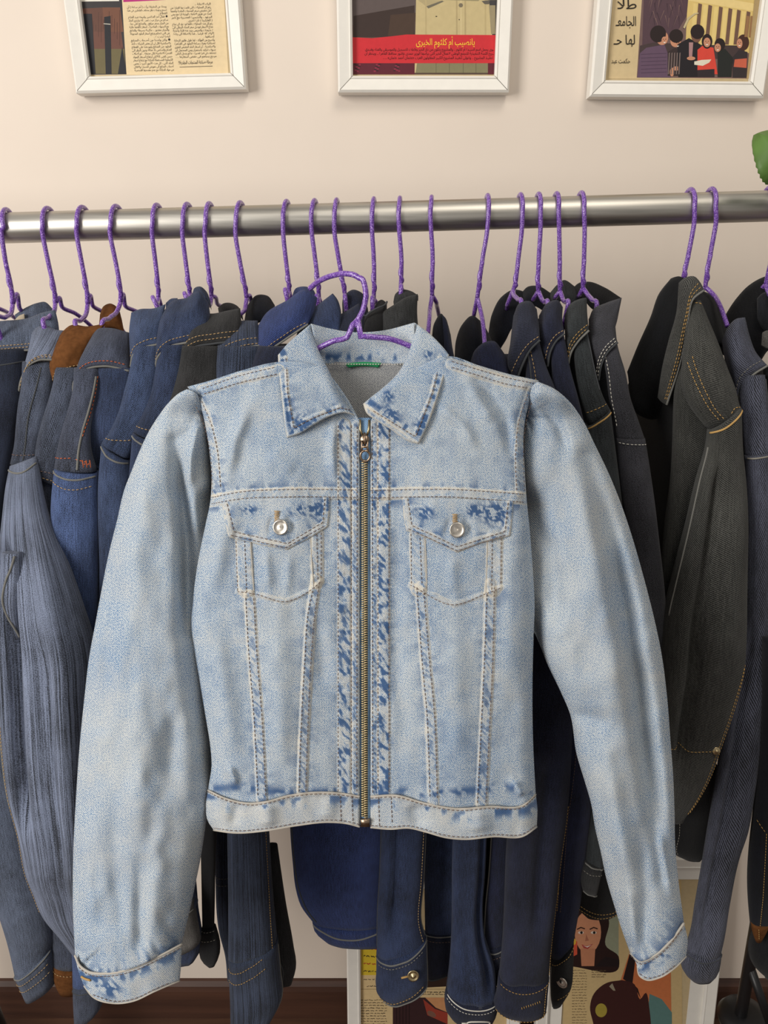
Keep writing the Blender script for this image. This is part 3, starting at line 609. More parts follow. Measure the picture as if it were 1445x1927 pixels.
s1 = px_sheet('sleeve', [(352,732),(362,736),(372,742)], SL_BOT, SL_OUT, SL_IN, HSL, M_MAIN, jk, res=3.2, backf=sleeve_back(SL_IN, SL_OUT))
s2 = px_sheet('sleeve', [(1000,728),(1006,722),(1012,718)], SR_BOT, SR_IN, SR_OUT, HSR, M_MAIN, jk, res=3.2, backf=sleeve_back(SR_IN, SR_OUT))
def HC_(c, R, top, dark, seed, tl):
    def f(x, y, full=False):
        t = np.clip((x - c) / R, -1, 1); h = .026 * (np.sqrt(np.maximum(0, 1 - np.abs(t) ** 2.4)) - 1) + .007
        hh, w = relief(x, y, [], [], nz=.004, seed=seed); d, s, _ = pdist(x, y, top)
        h = h + hh + .0008 * sst(8, 4, d); w = w + .2 + .9 * np.exp(-((d - 1) / 2.4) ** 2) - 1.0 * sst(4, 8, d) * sst(30, 12, d) * sst(.5, .66, vn(s / 8., d / 26., seed))
        for (cx, cy), r in dark: w = w - 1.5 * np.exp(-((x - cx) ** 2 + (y - cy) ** 2) / r ** 2) * ragged(x * .6, y * .6)
        return (h, w) if full else h
    return f
CL_BOT = [(158,1855),(175,1876),(215,1888),(250,1884),(290,1866),(320,1853),(338,1846)]
CR_BOT = [(1199,1818),(1203,1836),(1216,1844),(1240,1840),(1270,1821),(1291,1800)]
HCL = HC_(243, 108, SL_BOT, [((175,1835), 26), ((210,1862), 18)], 81, 0); HCR = HC_(1240, 58, SR_BOT, [((1200,1815), 10)], 83, 0)
cl = px_sheet('cuff', SL_BOT, CL_BOT, [(141,1798),(148,1830),(158,1855)], [(342,1777),(341,1812),(338,1846)], HCL, M_MAIN, jk, th=.005)
cr = px_sheet('cuff', SR_BOT, CR_BOT, [(1186,1794),(1194,1806),(1199,1818)], [(1287,1737),(1294,1770),(1291,1800)], HCR, M_MAIN, jk, th=.005)
for H_, T_, B_, c_ in ((HCL, SL_BOT, CL_BOT, cl), (HCR, SR_BOT, CR_BOT, cr)):
    m_ = MB(); m_.dashes(on(H_, [(p[0] + .5, p[1] + 5) for p in T_], .0004)); m_.dashes(on(H_, [(p[0], p[1] - 4) for p in B_[1:-1]], .0004)); m_.build('stitching', M_THREAD_BROWN, c_)
    MB().sweep(on(H_, T_, -.0004), .0013, 6).build('bound_edge', M_EDGE, c_); MB().sweep(on(H_, B_, -.0004), .0009, 6).build('bound_edge', M_EDGE, c_)
m_ = MB(); m_.sweep(on(HCL, [(153,1838),(160,1842),(170,1845)], .001), .0012, 6); m_.build('buttonhole', M_THREAD_YELLOW, cl)
# its hanger
hg = MB()
hg.sweep(crv(np.array([tuple(P(x, y, Y)) for x, y, Y in [(583,543,.875),(592,535,.868),(606,526,.855),(628,518,.842),(652,515,.832),(674,522,.825),(686,536,.821),(689,556,.819),(684,580,.818),(675,600,.817),(669,616,.816)]]), 60), .0030, 12)
hg.sweep(crv(np.array([tuple(P(x, y, Y)) for x, y, Y in [(678,596,.820),(668,608,.8165),(660,618,.815),(657,630,.815),(650,636,.816),(630,641,.818),(604,653,.822),(560,678,.82),(420,735,.812)]]), 50), .0030, 12)
hg.sweep(crv(np.array([tuple(P(x, y, Y)) for x, y, Y in [(673,600,.815),(674,612,.815),(675,624,.815),(682,631,.815),(700,634,.816),(730,637,.818),(766,649,.822),(810,672,.82),(950,722,.812)]]), 50), .0030, 12)
tag(hg.build('wire_hanger', M_PURPLE), 'purple glittery wire hanger holding the light washed jacket in front of the rail', 'hanger')
# ------------------------------------------------------------------ jackets on the rail
def dn(name, c, lo=.42, hi=1.62, **k):
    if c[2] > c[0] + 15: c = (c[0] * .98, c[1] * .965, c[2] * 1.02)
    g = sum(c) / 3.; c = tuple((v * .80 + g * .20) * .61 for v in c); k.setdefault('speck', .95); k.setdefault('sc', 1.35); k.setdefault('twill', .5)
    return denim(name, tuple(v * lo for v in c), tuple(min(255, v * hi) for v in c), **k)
G = 'denim jackets hung sideways along the rail'
HG = 'purple wire hangers on the rail'
def jacket(label): return thing('denim_jacket', label, 'jacket', G)
def body(J, hx, mat, z0=1.545, z1=1.02, th=.016, yn=.915, yf=1.17, lean=0.0):
    x = P(hx, 420, RY)[0]; rows = [(z0, .05, .6), (z0 - .03, .5, .8), (z0 - .09, .92, 1), (z0 - .2, 1, 1), (z0 - .35, 1, 1.05), (z1 + .04, 1, 1.1), (z1, .98, 1.1)]
    R = crv(np.array([(z, k, q, 0) for z, k, q in rows])[:, [0, 1, 2]] * [1, 1, 1], 7, True) if False else np.array(rows)
    zz = np.linspace(z0, z1, 44); kk = np.interp(-zz, -R[:, 0], R[:, 1]); qq = np.interp(-zz, -R[:, 0], R[:, 2]); seg = 48; t = np.linspace(0, 2 * np.pi, seg, endpoint=False)
    yc, hy = (yn + yf) / 2, (yf - yn) / 2; c, s = np.cos(t), np.sin(t)
    Yv = yc + hy * kk[:, None] * np.sign(c) * np.abs(c) ** .8; X = x + lean * (z0 - zz)[:, None] + th * qq[:, None] * (np.sign(s) * np.abs(s) ** .6) + .006 * (vn(Yv * 22, zz[:, None] * 5, int(hx)) - .5)
    V = np.stack([X, Yv, zz[:, None] + 0 * X + .012 * np.cos(t * 2) * (kk[:, None] > .9) * (zz[:, None] < z1 + .05)], -1).reshape(-1, 3); F = []
    for i in range(43):
        for j in range(seg): k = (j + 1) % seg; F.append((i*seg+j, (i+1)*seg+j, (i+1)*seg+k, i*seg+k))
    F.append(tuple(range(seg))); F.append(tuple(range(44*seg-1, 43*seg-1, -1)))
    uv = np.stack([np.repeat((t * .06)[None], 44, 0), np.repeat(zz[:, None], seg, 1)], -1).reshape(-1, 2)
    return obj_mesh('body', V, F, mat, J, uv)
def line_uv(s, uv, n=40, off=.0008):
    q = crv(np.array(uv, float), n, len(uv) < 3); return s.S(q[:, 0], q[:, 1], off)
def collar(J, mat, top, bot, left=None, right=None, Y=(.95, .93), bulge=.012, rim=None, st=None, stv=(.86,), name='collar', th=.005, seed=0, rr=.0014, fold=.002):
    s = Sheet(name, top, bot, mat, J, left, right, Y, bulge, th, n=30, m=24, seed=seed, fold=fold)
    if rim: MB().sweep(line_uv(s, [(0, 1), (.5, 1), (1, 1)], 40, .0004), rr, 6).build('piping', rim, s.o)
    if st:
        for v in stv: MB().dashes(line_uv(s, [(0.02, v), (.5, v), (.98, v)], 60, .0004), .0032, .0014, .0005).build('stitching', st, s.o)
    return s
def tube(J, name, mat, rows, st=(), rim=(), **k):
    s = Tube(name, rows, mat, J, **k)
    for m_, uv in st: MB().dashes(line_uv(s, uv, 60), .0034, .0015, .0005).build('stitching', m_, s.o)
    for m_, uv, r in rim: MB().sweep(line_uv(s, uv, 50, .0), r, 6).build('piping', m_, s.o)
    return s
def hanger(label, top, hook, near, far, tail=True, tw=.5, long=True):
    """top: picture x of the wire over the rail; hook: path down the front to the neck; near, far: the two arms"""
    x0 = P(top[0], top[1], RY)[0]; x1 = P(hook[0][0], hook[0][1], .9965)[0]; c = rail_c(x0); rad = RR + .0036
    pts = [np.array([x0 + (x1 - x0) * k ** 1.5, c[1] + rad * math.cos(a), c[2] + rad * math.sin(a)]) for k, a in zip(np.linspace(0, 1, 16), np.linspace(-.45, math.pi * .97, 16))]
    hk = [tuple(P(x, y, np.interp(i / (len(hook) - 1.), [0, .45, 1], [.9965, 1.003, 1.014]))) for i, (x, y) in enumerate(hook)]
    mb = MB(); mb.sweep(crv(np.array(pts + [np.array(q) for q in hk[1:]]), 70), .0029, 10)
    nk = np.array(hk[-1]); n2 = crv(np.array(hk), 40)[int(40 * tw):]; k = len(n2); ph = np.linspace(0, math.pi * 3.2, k)
    en = np.sin(np.linspace(.25, math.pi, k)); mb.sweep(n2 + np.stack([np.cos(ph) * .0019 * en, np.sin(ph) * .0019 * en - .0012, 0 * ph], -1), .0024, 8)
    Yn = np.linspace(1.006, .957, len(near)); Yf = np.linspace(1.018, 1.075, len(far))
    for pth, YY, ext in ((near, Yn, (.016, -.04)), (far, Yf, (.06, -.045))):
        q = [np.array(P(x, y, yy)) for (x, y), yy in zip(pth, YY)]
        d = q[-1] - q[-2]; d = d / (abs(d[1]) + .004) * .05; d = np.clip(d, -.02, .02); e = q[-1] + np.array([d[0] * .6, ext[0] * .75, ext[1] * .75])
        mb.sweep(crv(np.array([nk] + q + ([e] if long else [])), 40), .0029, 10)
    return tag(mb.build('wire_hanger', M_PURPLE), label, 'hanger', HG)

M = {
 'a': dn('grey_blue_denim', (104,120,142), stripe=.12, fade=.3), 'a2': dn('navy_back_denim', (44,54,76)),
 'b': dn('pinstripe_denim', (140,156,180), lo=.5, hi=1.5, stripe=.9, slub=.25, worn=(180,180,175)), 'c': dn('smoky_denim', (88,100,120), angle=20),
 'd': dn('indigo_mid_denim', (84,112,166), fade=.4), 'd2': dn('washed_grey_denim', (88,98,118), fade=.4), 'e': dn('deep_blue_denim', (72,94,134), fade=.4), 'f': dn('dusky_blue_denim', (58,76,112)),
 'g': dn('charcoal_denim', (58,58,60)), 'h': dn('slubby_dark_denim', (66,80,104), stripe=.8, slub=.3), 'i': dn('royal_blue_denim', (54,76,140), fade=.3), 'j': dn('navy_denim', (54,72,112)),
 'lin': dn('dark_inside_cloth', (34,36,44)), 'k': dn('ink_denim', (42,50,76)), 'l': dn('black_denim', (26,26,30)), 'm': dn('green_black_denim', (54,56,58), slub=.5), 'n': dn('midnight_denim', (24,28,40)),  # first cloth is near-black, its colour standing for shade in the gaps
 'o': dn('dark_navy_denim', (38,46,80)), 'p': dn('slate_twill_denim', (54,60,80), twill=.9, angle=50), 'q': dn('blue_black_denim', (44,50,76)), 'r': dn('graphite_denim', (60,66,70), stripe=.2),
 's': dn('mauve_grey_denim', (76,76,86), slub=.15), 't': dn('olive_grey_twill', (84,84,80), twill=1.0, angle=55, sc=.9, speck=.6), 'u': dn('blue_grey_twill', (94,100,116), twill=.9, angle=20, sc=.9, speck=.5),
 'v': dn('coal_denim', (28,29,34)), 'w': dn('two_tone_cuff_denim', (116,112,108)), 'RIM': dn('worn_edge', (225,222,212), lo=.6, hi=1.25), 'RIMD': dn('dark_edge', (125,130,138), lo=.6, hi=1.3)}
RIM, RIMD = M['RIM'], M['RIMD']
TN, BR, OR_, YE, WH, GY = M_THREAD_TAN, M_THREAD_BROWN, M_THREAD_ORANGE, M_THREAD_YELLOW, M_THREAD_WHITE, M_THREAD_GREY

# 1 ---- far left
J = jacket('leftmost jacket, dark navy back under a grey-blue stitched collar'); body(J, -8, M['a2'], yn=.9)
collar(J, M['a'], [(-70,615),(0,604),(50,599),(80,588),(104,583)], [(-70,672),(0,663),(50,659),(100,655),(112,650)], right=[(104,583),(110,610),(112,650)], Y=(.99,.965), rim=RIM, st=TN, stv=(.8,.9), seed=1)
collar(J, M['a'], [(28,592),(50,578),(70,570),(84,568),(100,582)], [(30,606),(50,606),(70,604),(90,600),(104,596)], Y=(1.05,1.04), name='collar', bulge=.004)
collar(J, M_CREAM, [(26,604),(36,594),(46,590)], [(28,612),(38,610),(48,606)], Y=(1.035,1.035), name='neck_facing', bulge=.002)
tube(J, 'back_panel', M['a2'], [(655,-70,56,.975),(700,-70,50,.955),(760,-80,44,.93),(860,-80,26,.91),(950,-80,14,.90),(1100,-80,8,.90),(1250,-80,6,.9)], rim=[(RIMD, [(.1,.045),(.5,.05),(.98,.04)], .001)], seed=2)
s = tube(J, 'sleeve', M['a'], [(1150,-70,4,.88),(1300,-60,20,.87),(1400,-50,34,.865),(1500,-38,52,.86),(1600,-22,78,.86),(1700,-2,102,.86),(1760,15,108,.86),(33,1834,100,1782,.86)], seed=4, fold=.12)
c = tube(J, 'cuff', M['a'], [(31,1828,101,1776,.858),(38,1845,104,1800,.858),(50,1877,105,1846,.858)], rim=[(RIM, [(.02,.02),(.5,.06),(.98,.02)], .0012)], st=[(TN, [(.05,.25),(.95,.25)]), (TN, [(.05,.5),(.95,.5)])], fold=.05)
hanger('leftmost wire hanger, its hook touching the left picture edge', (8,397), [(3,410),(3,440),(10,490),(20,535),(24,572)], [(22,585),(10,597),(-8,606)], [(28,560),(38,582),(58,596)])
m_ = MB(); m_.sweep(crv(np.array([P(-26,572,1.02), P(-4,580,1.03), P(14,588,1.05), P(30,600,1.07)]), 20), .0029, 10)
m_.sweep(crv(np.array([rail_c(P(-40, 420, RY)[0]) + np.array([0, 0, RR + .003]), P(-46,430,.997), P(-40,480,1.005), P(-30,540,1.014), P(-26,574,1.02)]), 30), .0029, 10)
tag(m_.build('wire_hanger', M_PURPLE), 'wire hanger outside the left edge, only one dark arm showing at the picture edge', 'hanger', HG)

# 2 ---- pinstripe
J = jacket('pinstriped grey-blue jacket, second from the left, with a wide sleeve reaching far down'); body(J, 85, M['b'])
collar(J, M['b'], [(60,626),(68,617),(86,612),(104,620),(120,622)], [(34,768),(41,712),(54,688),(72,678),(100,677)], left=[(60,626),(54,655),(45,690),(38,730),(34,768)], right=[(120,622),(112,650),(100,677)], Y=(.96,.93), rim=RIM, st=TN, stv=(.84,.9), seed=5, rr=.0013)
tube(J, 'shoulder', M['c'], [(680,44,108,.945),(720,42,102,.93),(770,34,94,.915),(800,31,86,.905),(840,27,76,.895),(872,20,70,.885)], rim=[(RIMD, [(.62,.05),(.5,.5),(.55,.95)], .001)], st=[(BR, [(.03,.9),(.95,.9)])], seed=6, dmax=.03)
s = tube(J, 'sleeve', M['b'], [(20,876,70,858,.88),(910,13,77,.865),(975,6,92,.85),(1025,2,111,.84),(1085,-2,134,.83),(1150,-4,156,.82),(1200,-2,172,.815),(1300,2,180,.805),(1400,8,185,.80),(1490,20,190,.795),(1560,38,190,.79),(1640,55,188,.79),(1670,66,188,.79),(1715,83,186,.79),(1755,112,184,.79),(1795,140,186,.79)],
  rim=[(RIM, [(.02,0.01),(.5,.02),(.98,.01)], .0012), (RIM, [(.04,.52),(.02,.7),(.0,.9)], .0012)], st=[(TN, [(.06,.52),(.05,.7),(.03,.9)])], seed=8, fold=.08, dmax=.036, pleats=((1.05, .55, .16, .12, .75), (2.1, -.2, .3, .1, .9), (1.75, .16, .12, .3, 1.0)))
tube(J, 'elbow_fold', M['b'], [(1040,4,40,.815),(1090,1,40,.81),(1140,3,36,.81),(1165,10,36,.81),(1200,24,42,.81)], rim=[(RIM, [(.75,.02),(.25,.55),(.85,.98)], .0014)], seed=9, dmax=.012)
hanger('wire hanger of the pinstriped jacket, second full hook from the left', (90,394), [(78,412),(80,440),(90,490),(101,540),(104,570)], [(103,582),(92,597),(83,615)], [(109,562),(118,579),(142,590),(163,606)])

# 3 ---- brown collar
J = jacket('smoky blue jacket with a brown suede collar and a brown cuff end'); body(J, 152, M['c'])
collar(J, M_BROWN, [(110,632),(133,612),(165,614),(200,608)], [(100,722),(104,706),(122,697),(150,690)], left=[(110,632),(97,665),(92,690),(100,722)], right=[(200,608),(175,640),(150,690)], Y=(.955,.925), seed=11, bulge=.016, st=TN, stv=(.95,))
collar(J, M_BROWN, [(188,592),(195,576),(207,571),(222,580),(229,600)], [(186,616),(200,618),(212,618),(226,622),(234,626)], Y=(1.04,1.02), bulge=.010, seed=12)
tube(J, 'shoulder', M['c'], [(690,106,156,.93),(720,101,152,.92),(750,93,146,.915),(790,80,138,.905),(830,70,128,.895),(870,66,116,.885),(72,896,106,912,.88)], st=[(BR, [(.05,.9),(.95,.92)]), (TN, [(.05,.97),(.95,.97)])], seed=13, dmax=.03)
tube(J, 'sleeve', M['c'], [(70,892,106,908,.885),(960,78,118,.885),(1060,100,140,.885),(1200,120,165,.88),(1400,110,165,.87),(1600,100,160,.865),(1740,98,152,.86),(1815,100,150,.86)], seed=14)
tube(J, 'cuff', M_BROWN, [(101,1812,150,1822,.858),(102,1840,150,1842,.858),(112,1866,146,1868,.858)], st=[(TN, [(.05,.12),(.95,.12)])], fold=.03)
hanger('wire hanger holding the jacket with the brown suede collar', (157,392), [(143,412),(144,440),(153,490),(162,538),(165,572)], [(163,586),(152,603),(143,615)], [(168,560),(175,576),(192,586),(208,594)])

# 4 ---- orange stitching
J = jacket('mid blue jacket with orange seam stitching, right of the brown suede collar'); body(J, 222, M['d'])
collar(J, M['d2'], [(170,632),(186,618),(206,617),(244,626)], [(137,748),(141,715),(158,697),(195,689),(244,698)], left=[(170,632),(155,665),(143,695),(138,722),(137,748)], right=[(244,626),(246,660),(244,698)], Y=(.945,.91), rim=RIM, st=OR_, stv=(.86,), seed=15, rr=.0013, bulge=.016)
bp = tube(J, 'back_panel', M['f'], [(690,176,262,.925),(740,170,262,.92),(790,160,262,.915),(840,158,262,.912),(890,166,262,.91),(960,175,262,.91)], seed=17, dmax=.02)
sh = tube(J, 'shoulder', M['d2'], [(692,140,188,.915),(730,138,184,.905),(770,129,177,.90),(810,117,170,.89),(850,108,172,.88),(104,878,182,886,.87)], rim=[(RIM, [(.93,.08),(.84,.5),(.62,.98)], .0014)], st=[(OR_, [(.99,.08),(.93,.5),(.80,.7)]), (OR_, [(.04,.88),(.55,.87)]), (OR_, [(.62,.88),(.97,.92)])], seed=16, dmax=.03)
m_ = MB(); 
for k in range(5): m_.sweep([P(155 + k * 3.4, 866 + (k % 2) * 9, .845), P(157 + k * 3.4, 880 - (k % 2) * 8, .845)], .0005, 5)
m_.build('bar_tack', OR_, sh.o)
tube(J, 'sleeve', M['d'], [(104,880,184,889,.872),(930,99,185,.865),(1000,97,186,.86),(1060,101,185,.86),(1120,108,184,.86),(1200,110,184,.86),(1400,112,186,.85),(1700,125,190,.845),(1790,136,192,.842),(1860,138,195,.842)], rim=[(RIM, [(.02,.004),(.5,.012),(.98,.006)], .0012)], st=[(TN, [(.08,.02),(.5,.03),(.94,.025)])], seed=18, fold=.12)
tube(J, 'cuff', M['c'], [(138,1852,196,1842,.84),(139,1885,196,1868,.84),(142,1926,192,1890,.84)], rim=[(RIMD, [(.02,.1),(.98,.1)], .001)], fold=.04)
hanger('wire hanger of the orange-stitched jacket, fourth full hook from the left', (221,390), [(207,410),(207,440),(217,490),(226,540),(227,568)], [(222,582),(207,598),(192,617)], [(230,557),(236,576),(252,584),(270,592)])

# 5
J = jacket('narrow deep blue jacket with a worn pale shoulder seam, fifth from the left'); body(J, 293, M['e'])
collar(J, M['e'], [(247,588),(262,582),(290,580),(312,572)], [(246,690),(251,668),(266,656),(296,648)], left=[(247,588),(243,620),(244,655),(246,690)], right=[(312,572),(306,600),(296,648)], Y=(.94,.905), rim=RIM, st=TN, stv=(.82,), seed=19)
collar(J, M['e'], [(312,570),(322,562),(334,561)], [(312,580),(324,578),(336,574)], Y=(1.02,1.01), bulge=.004)
tube(J, 'shoulder', M['e'], [(650,254,300,.91),(690,246,300,.905),(730,236,296,.90),(780,222,284,.89),(810,208,268,.885),(193,832,244,862,.875)], st=[(TN, [(.05,.9),(.95,.86)])], seed=20, dmax=.03)
tube(J, 'sleeve', M['e'], [(192,834,243,868,.872),(900,186,246,.865),(960,185,248,.862),(1060,188,246,.86),(1180,186,240,.86),(1400,200,270,.86),(1640,270,350,.86),(1700,300,372,.86)], rim=[(RIM, [(.02,.004),(.5,.012),(.98,.006)], .0012)], seed=21)
tube(J, 'cuff', M['w'], [(300,1700,365,1690,.855),(310,1740,372,1735,.855),(330,1790,378,1768,.855)], rim=[(RIM, [(.02,.15),(.98,.15)], .001)], fold=.06)
hanger('wire hanger seen edge-on above the narrow deep blue jacket', (297,388), [(286,408),(286,440),(292,490),(297,535),(298,560)], [(297,568),(296,578)], [(300,566),(301,578)])

# 6
J = jacket('dusky blue jacket with a tall rumpled collar standing up behind its hanger'); body(J, 350, M['f'])
collar(J, M['f'], [(306,588),(325,566),(352,560),(372,548),(392,568)], [(292,702),(297,672),(312,656),(350,645),(390,640)], left=[(306,588),(294,612),(290,650),(292,702)], right=[(392,568),(396,600),(390,640)], Y=(.935,.90), rim=RIM, st=TN, stv=(.86,), seed=22, bulge=.014, fold=.006)
collar(J, M['f'], [(362,552),(366,542),(376,539),(388,548),(396,566)], [(362,562),(372,562),(382,562),(390,568),(398,584)], Y=(.99,.97), bulge=.008)
tube(J, 'shoulder', M['f'], [(648,300,352,.905),(700,292,350,.90),(740,284,346,.895),(780,268,340,.885),(252,810,300,830,.875)], st=[(TN, [(.03,.9),(.95,.9)])], seed=23, dmax=.03)
tube(J, 'sleeve', M['f'], [(250,814,300,834,.872),(860,246,300,.868),(950,240,300,.865),(1200,260,320,.86),(1500,310,350,.87),(1700,330,372,.875),(1790,335,376,.878),(330,1812,366,1806,.878)], rim=[(RIM, [(.02,.004),(.5,.01),(.98,.006)], .0012)], seed=24)
hanger('wire hanger of the jacket with the tall rumpled collar', (355,386), [(343,406),(343,440),(349,490),(355,535),(357,552)], [(356,560),(355,572)], [(360,556),(364,566)])

# 7
J = jacket('charcoal jacket with a soft black-grey collar, left of the slubby dark blue one'); body(J, 393, M['g'])
collar(J, M['g'], [(352,592),(366,587),(400,590),(430,584),(452,580)], [(340,692),(346,668),(362,655),(400,647),(450,642)], left=[(352,592),(348,620),(342,655),(340,692)], right=[(452,580),(454,610),(450,642)], Y=(.93,.895), rim=RIMD, st=TN, stv=(.68,.84), seed=25, bulge=.015)
collar(J, M['g'], [(410,580),(420,571),(434,570),(448,577),(456,592)], [(412,590),(424,588),(436,588),(448,592),(458,604)], Y=(1.02,1.0), bulge=.006)
tube(J, 'shoulder', M['g'], [(650,344,420,.90),(690,338,420,.895),(730,328,420,.885),(780,312,410,.875),(850,300,400,.87)], seed=26, dmax=.03)
tube(J, 'sleeve', M['l'], [(840,300,400,.868),(1100,340,410,.868),(1500,375,412,.875),(1600,378,406,.878),(1700,380,404,.88),(1748,381,403,.88)], seed=27, fold=.15)
tube(J, 'cuff', M['l'], [(380,1744,406,1742,.878),(374,1780,414,1775,.878),(380,1806,412,1800,.878),(392,1819,404,1817,.878)], st=[(GY, [(.03,.05),(.97,.05)]), (GY, [(.03,.25),(.97,.25)])], fold=.05)
hanger('wire hanger of the charcoal jacket', (396,384), [(386,404),(385,440),(390,490),(396,535),(398,558)], [(396,570),(383,584)], [(402,558),(410,573),(430,583)])

# 8
J = jacket('slubby dark blue jacket whose open brown-stitched cuff hangs lowest below the light jacket'); body(J, 446, M['h'])
collar(J, M['h'], [(403,638),(415,615),(442,605),(485,603)], [(406,716),(411,688),(428,668),(455,656),(490,650)], left=[(403,638),(402,675),(406,716)], right=[(485,603),(490,650)], Y=(.925,.89), rim=RIM, st=TN, stv=(.68,.9), seed=28, bulge=.014)
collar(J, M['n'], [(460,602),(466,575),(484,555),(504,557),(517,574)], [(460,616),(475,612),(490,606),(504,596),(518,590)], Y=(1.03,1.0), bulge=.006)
tube(J, 'shoulder', M['h'], [(650,410,500,.895),(700,406,500,.89),(760,400,500,.88)], seed=29, dmax=.03)
s = tube(J, 'sleeve', M['h'], [(760,400,500,.878),(1100,420,500,.868),(1500,427,502,.86),(1565,428,506,.86),(1640,429,511,.86),(1700,430,515,.86),(430,1800,521,1770,.86)], seed=30, st=[(YE, [(.97,.2),(.96,.6),(.93,1)])], fold=.12)
s = tube(J, 'cuff', M['h'], [(430,1796,522,1766,.86),(432,1850,528,1830,.858),(434,1900,531,1870,.856),(434,1960,514,1905,.855),(434,1990,490,1945,.855)], rim=[(RIM, [(1,.05),(1,.5),(.98,.97)], .0012)], st=[(YE, [(.02,.10),(.35,.085),(.75,.02)]), (YE, [(.02,.22),(.35,.20),(.75,.12)])], seed=31, fold=.08)
tube(J, 'cuff_flap', M['g'], [(1590,500,522,.885),(1640,504,529,.885),(1700,505,538,.885),(1780,506,552,.885),(1820,512,557,.885),(1850,520,549,.885)], seed=32, rim=[(RIMD, [(.25,.75),(.5,.85),(.45,1)], .0014)])
tube(J, 'back_panel', M['h'], [(1400,400,440,.95),(1550,403,440,.95),(1640,405,440,.95),(1750,412,440,.95),(1800,424,440,.95),(1845,428,440,.95)], st=[(GY, [(.1,.55),(.9,.55)]), (GY, [(.1,.58),(.9,.58)])], seed=33)
hanger('wire hanger of the slubby dark blue jacket', (456,382), [(443,402),(443,440),(451,490),(460,535),(464,560)], [(462,576),(454,590),(447,607)], [(467,557),(474,570),(497,576)])

# 9
J = jacket('royal blue jacket with a broad smooth collar and a wide rounded blue hem'); body(J, 540, M['i'], z1=1.2)
collar(J, M['i'], [(486,612),(500,590),(540,565),(575,545),(597,560)], [(468,702),(482,690),(505,662),(535,640),(580,610)], left=[(486,612),(476,645),(470,675),(468,702)], right=[(597,560),(592,585),(580,610)], Y=(.92,.885), rim=RIM, st=TN, stv=(.87,), seed=34, bulge=.015)
collar(J, M['i'], [(550,556),(556,543),(572,539),(588,544),(597,560)], [(550,566),(562,562),(574,556),(586,556),(598,572)], Y=(.98,.96), bulge=.006)
tube(J, 'shoulder', M['k'], [(650,486,600,.89),(700,470,600,.885),(760,470,600,.875)], seed=35, dmax=.03)
tube(J, 'front_panel', M['i'], [(1300,560,760,.875),(1500,545,740,.868),(1560,546,735,.865),(1620,551,730,.864),(1670,557,728,.863),(1700,566,728,.863),(590,1734,726,1738,.862)], seed=36, rim=[(RIMD, [(.03,.55),(.05,.8),(.12,.97)], .0011)], k=.3, fold=.10)
tube(J, 'hem_band', M['i'], [(587,1732,726,1737,.861),(592,1750,726,1755,.860),(612,1768,726,1775,.860)], rim=[(RIM, [(.02,.06),(.5,.45),(.98,.1)], .0014)], k=.3, fold=.04)
hanger('wire hanger of the royal blue jacket', (543,382), [(532,402),(533,440),(538,490),(543,530),(544,548)], [(542,556),(541,566)], [(546,556),(548,566)])

# 10..14 behind the light jacket's collar
def mid(label, key, hx, near, far, ntop, nbot, nleft, nright, ft, fb, Y0, top, hook, ar1, ar2, hl, seed, rim=None, st=None, z1=1.1):
    J = jacket(label); body(J, hx, M[key], z1=z1)
    collar(J, M[key], ntop, nbot, left=nleft, right=nright, Y=(Y0, Y0 - .03), rim=rim, st=st, seed=seed, bulge=.012)
    if ft: collar(J, M[key], ft, fb, Y=(Y0 + .07, Y0 + .05), bulge=.008, seed=seed + 1)
    tube(J, 'shoulder', M[key], near, seed=seed + 2, dmax=.03)
    hanger(hl, top, hook, ar1, ar2); return J
J = mid('navy jacket with a small pointed collar just left of the light jacket hook', 'j', 588, [(650,560,640,.885),(760,556,640,.87)], None, [(563,612),(575,592),(600,572),(626,552)], [(556,680),(575,672),(605,650),(640,620)], [(563,612),(556,640),(556,680)], [(626,552),(634,562),(641,582),(640,620)], None, None, .915,
  (596,378), [(585,398),(586,430),(592,480),(598,530),(600,560)], [(599,568),(599,578)], [(602,566),(603,576)], 'wire hanger crossed by the tip of the light jacket hook', 41)
J = mid('ink blue jacket directly behind the hook of the light jacket', 'k', 640, [(660,600,700,.88),(760,596,700,.865)], None, [(600,622),(622,602),(650,586),(676,570)], [(596,690),(630,685),(660,680),(700,670)], [(600,622),(594,650),(596,690)], [(676,570),(690,610),(700,670)], [(644,592),(648,556),(664,545),(682,552),(692,580)], [(644,606),(658,600),(672,596),(684,596),(696,610)], .905,
  (636,377), [(629,398),(629,430),(636,480),(645,530),(650,560)], [(650,568),(651,578)], [(654,564),(656,574)], 'wire hanger standing right behind the arch of the light jacket hook', 44)
J = mid('black jacket with a curled grey-edged collar, right of the light jacket hook', 'l', 703, [(650,684,740,.88),(760,684,740,.865)], None, [(682,606),(690,590),(706,580),(724,576)], [(684,660),(700,660),(716,660),(728,660)], [(682,606),(680,630),(684,660)], [(724,576),(726,620),(728,660)], [(704,582),(708,570),(718,564),(728,570)], [(706,592),(712,588),(720,588),(728,582)], .90,
  (706,376), [(700,396),(700,430),(703,480),(704,530),(703,562)], [(702,570),(701,582)], [(706,566),(707,576)], 'wire hanger of the black jacket with the curled collar', 47, rim=RIMD)
MB().sweep(crv(np.array([P(682,632,.885), P(680,612,.885), P(690,594,.885), P(706,582,.885), P(724,574,.89), P(728,568,.9)]), 30), .0012, 6).build('piping', RIMD, J)
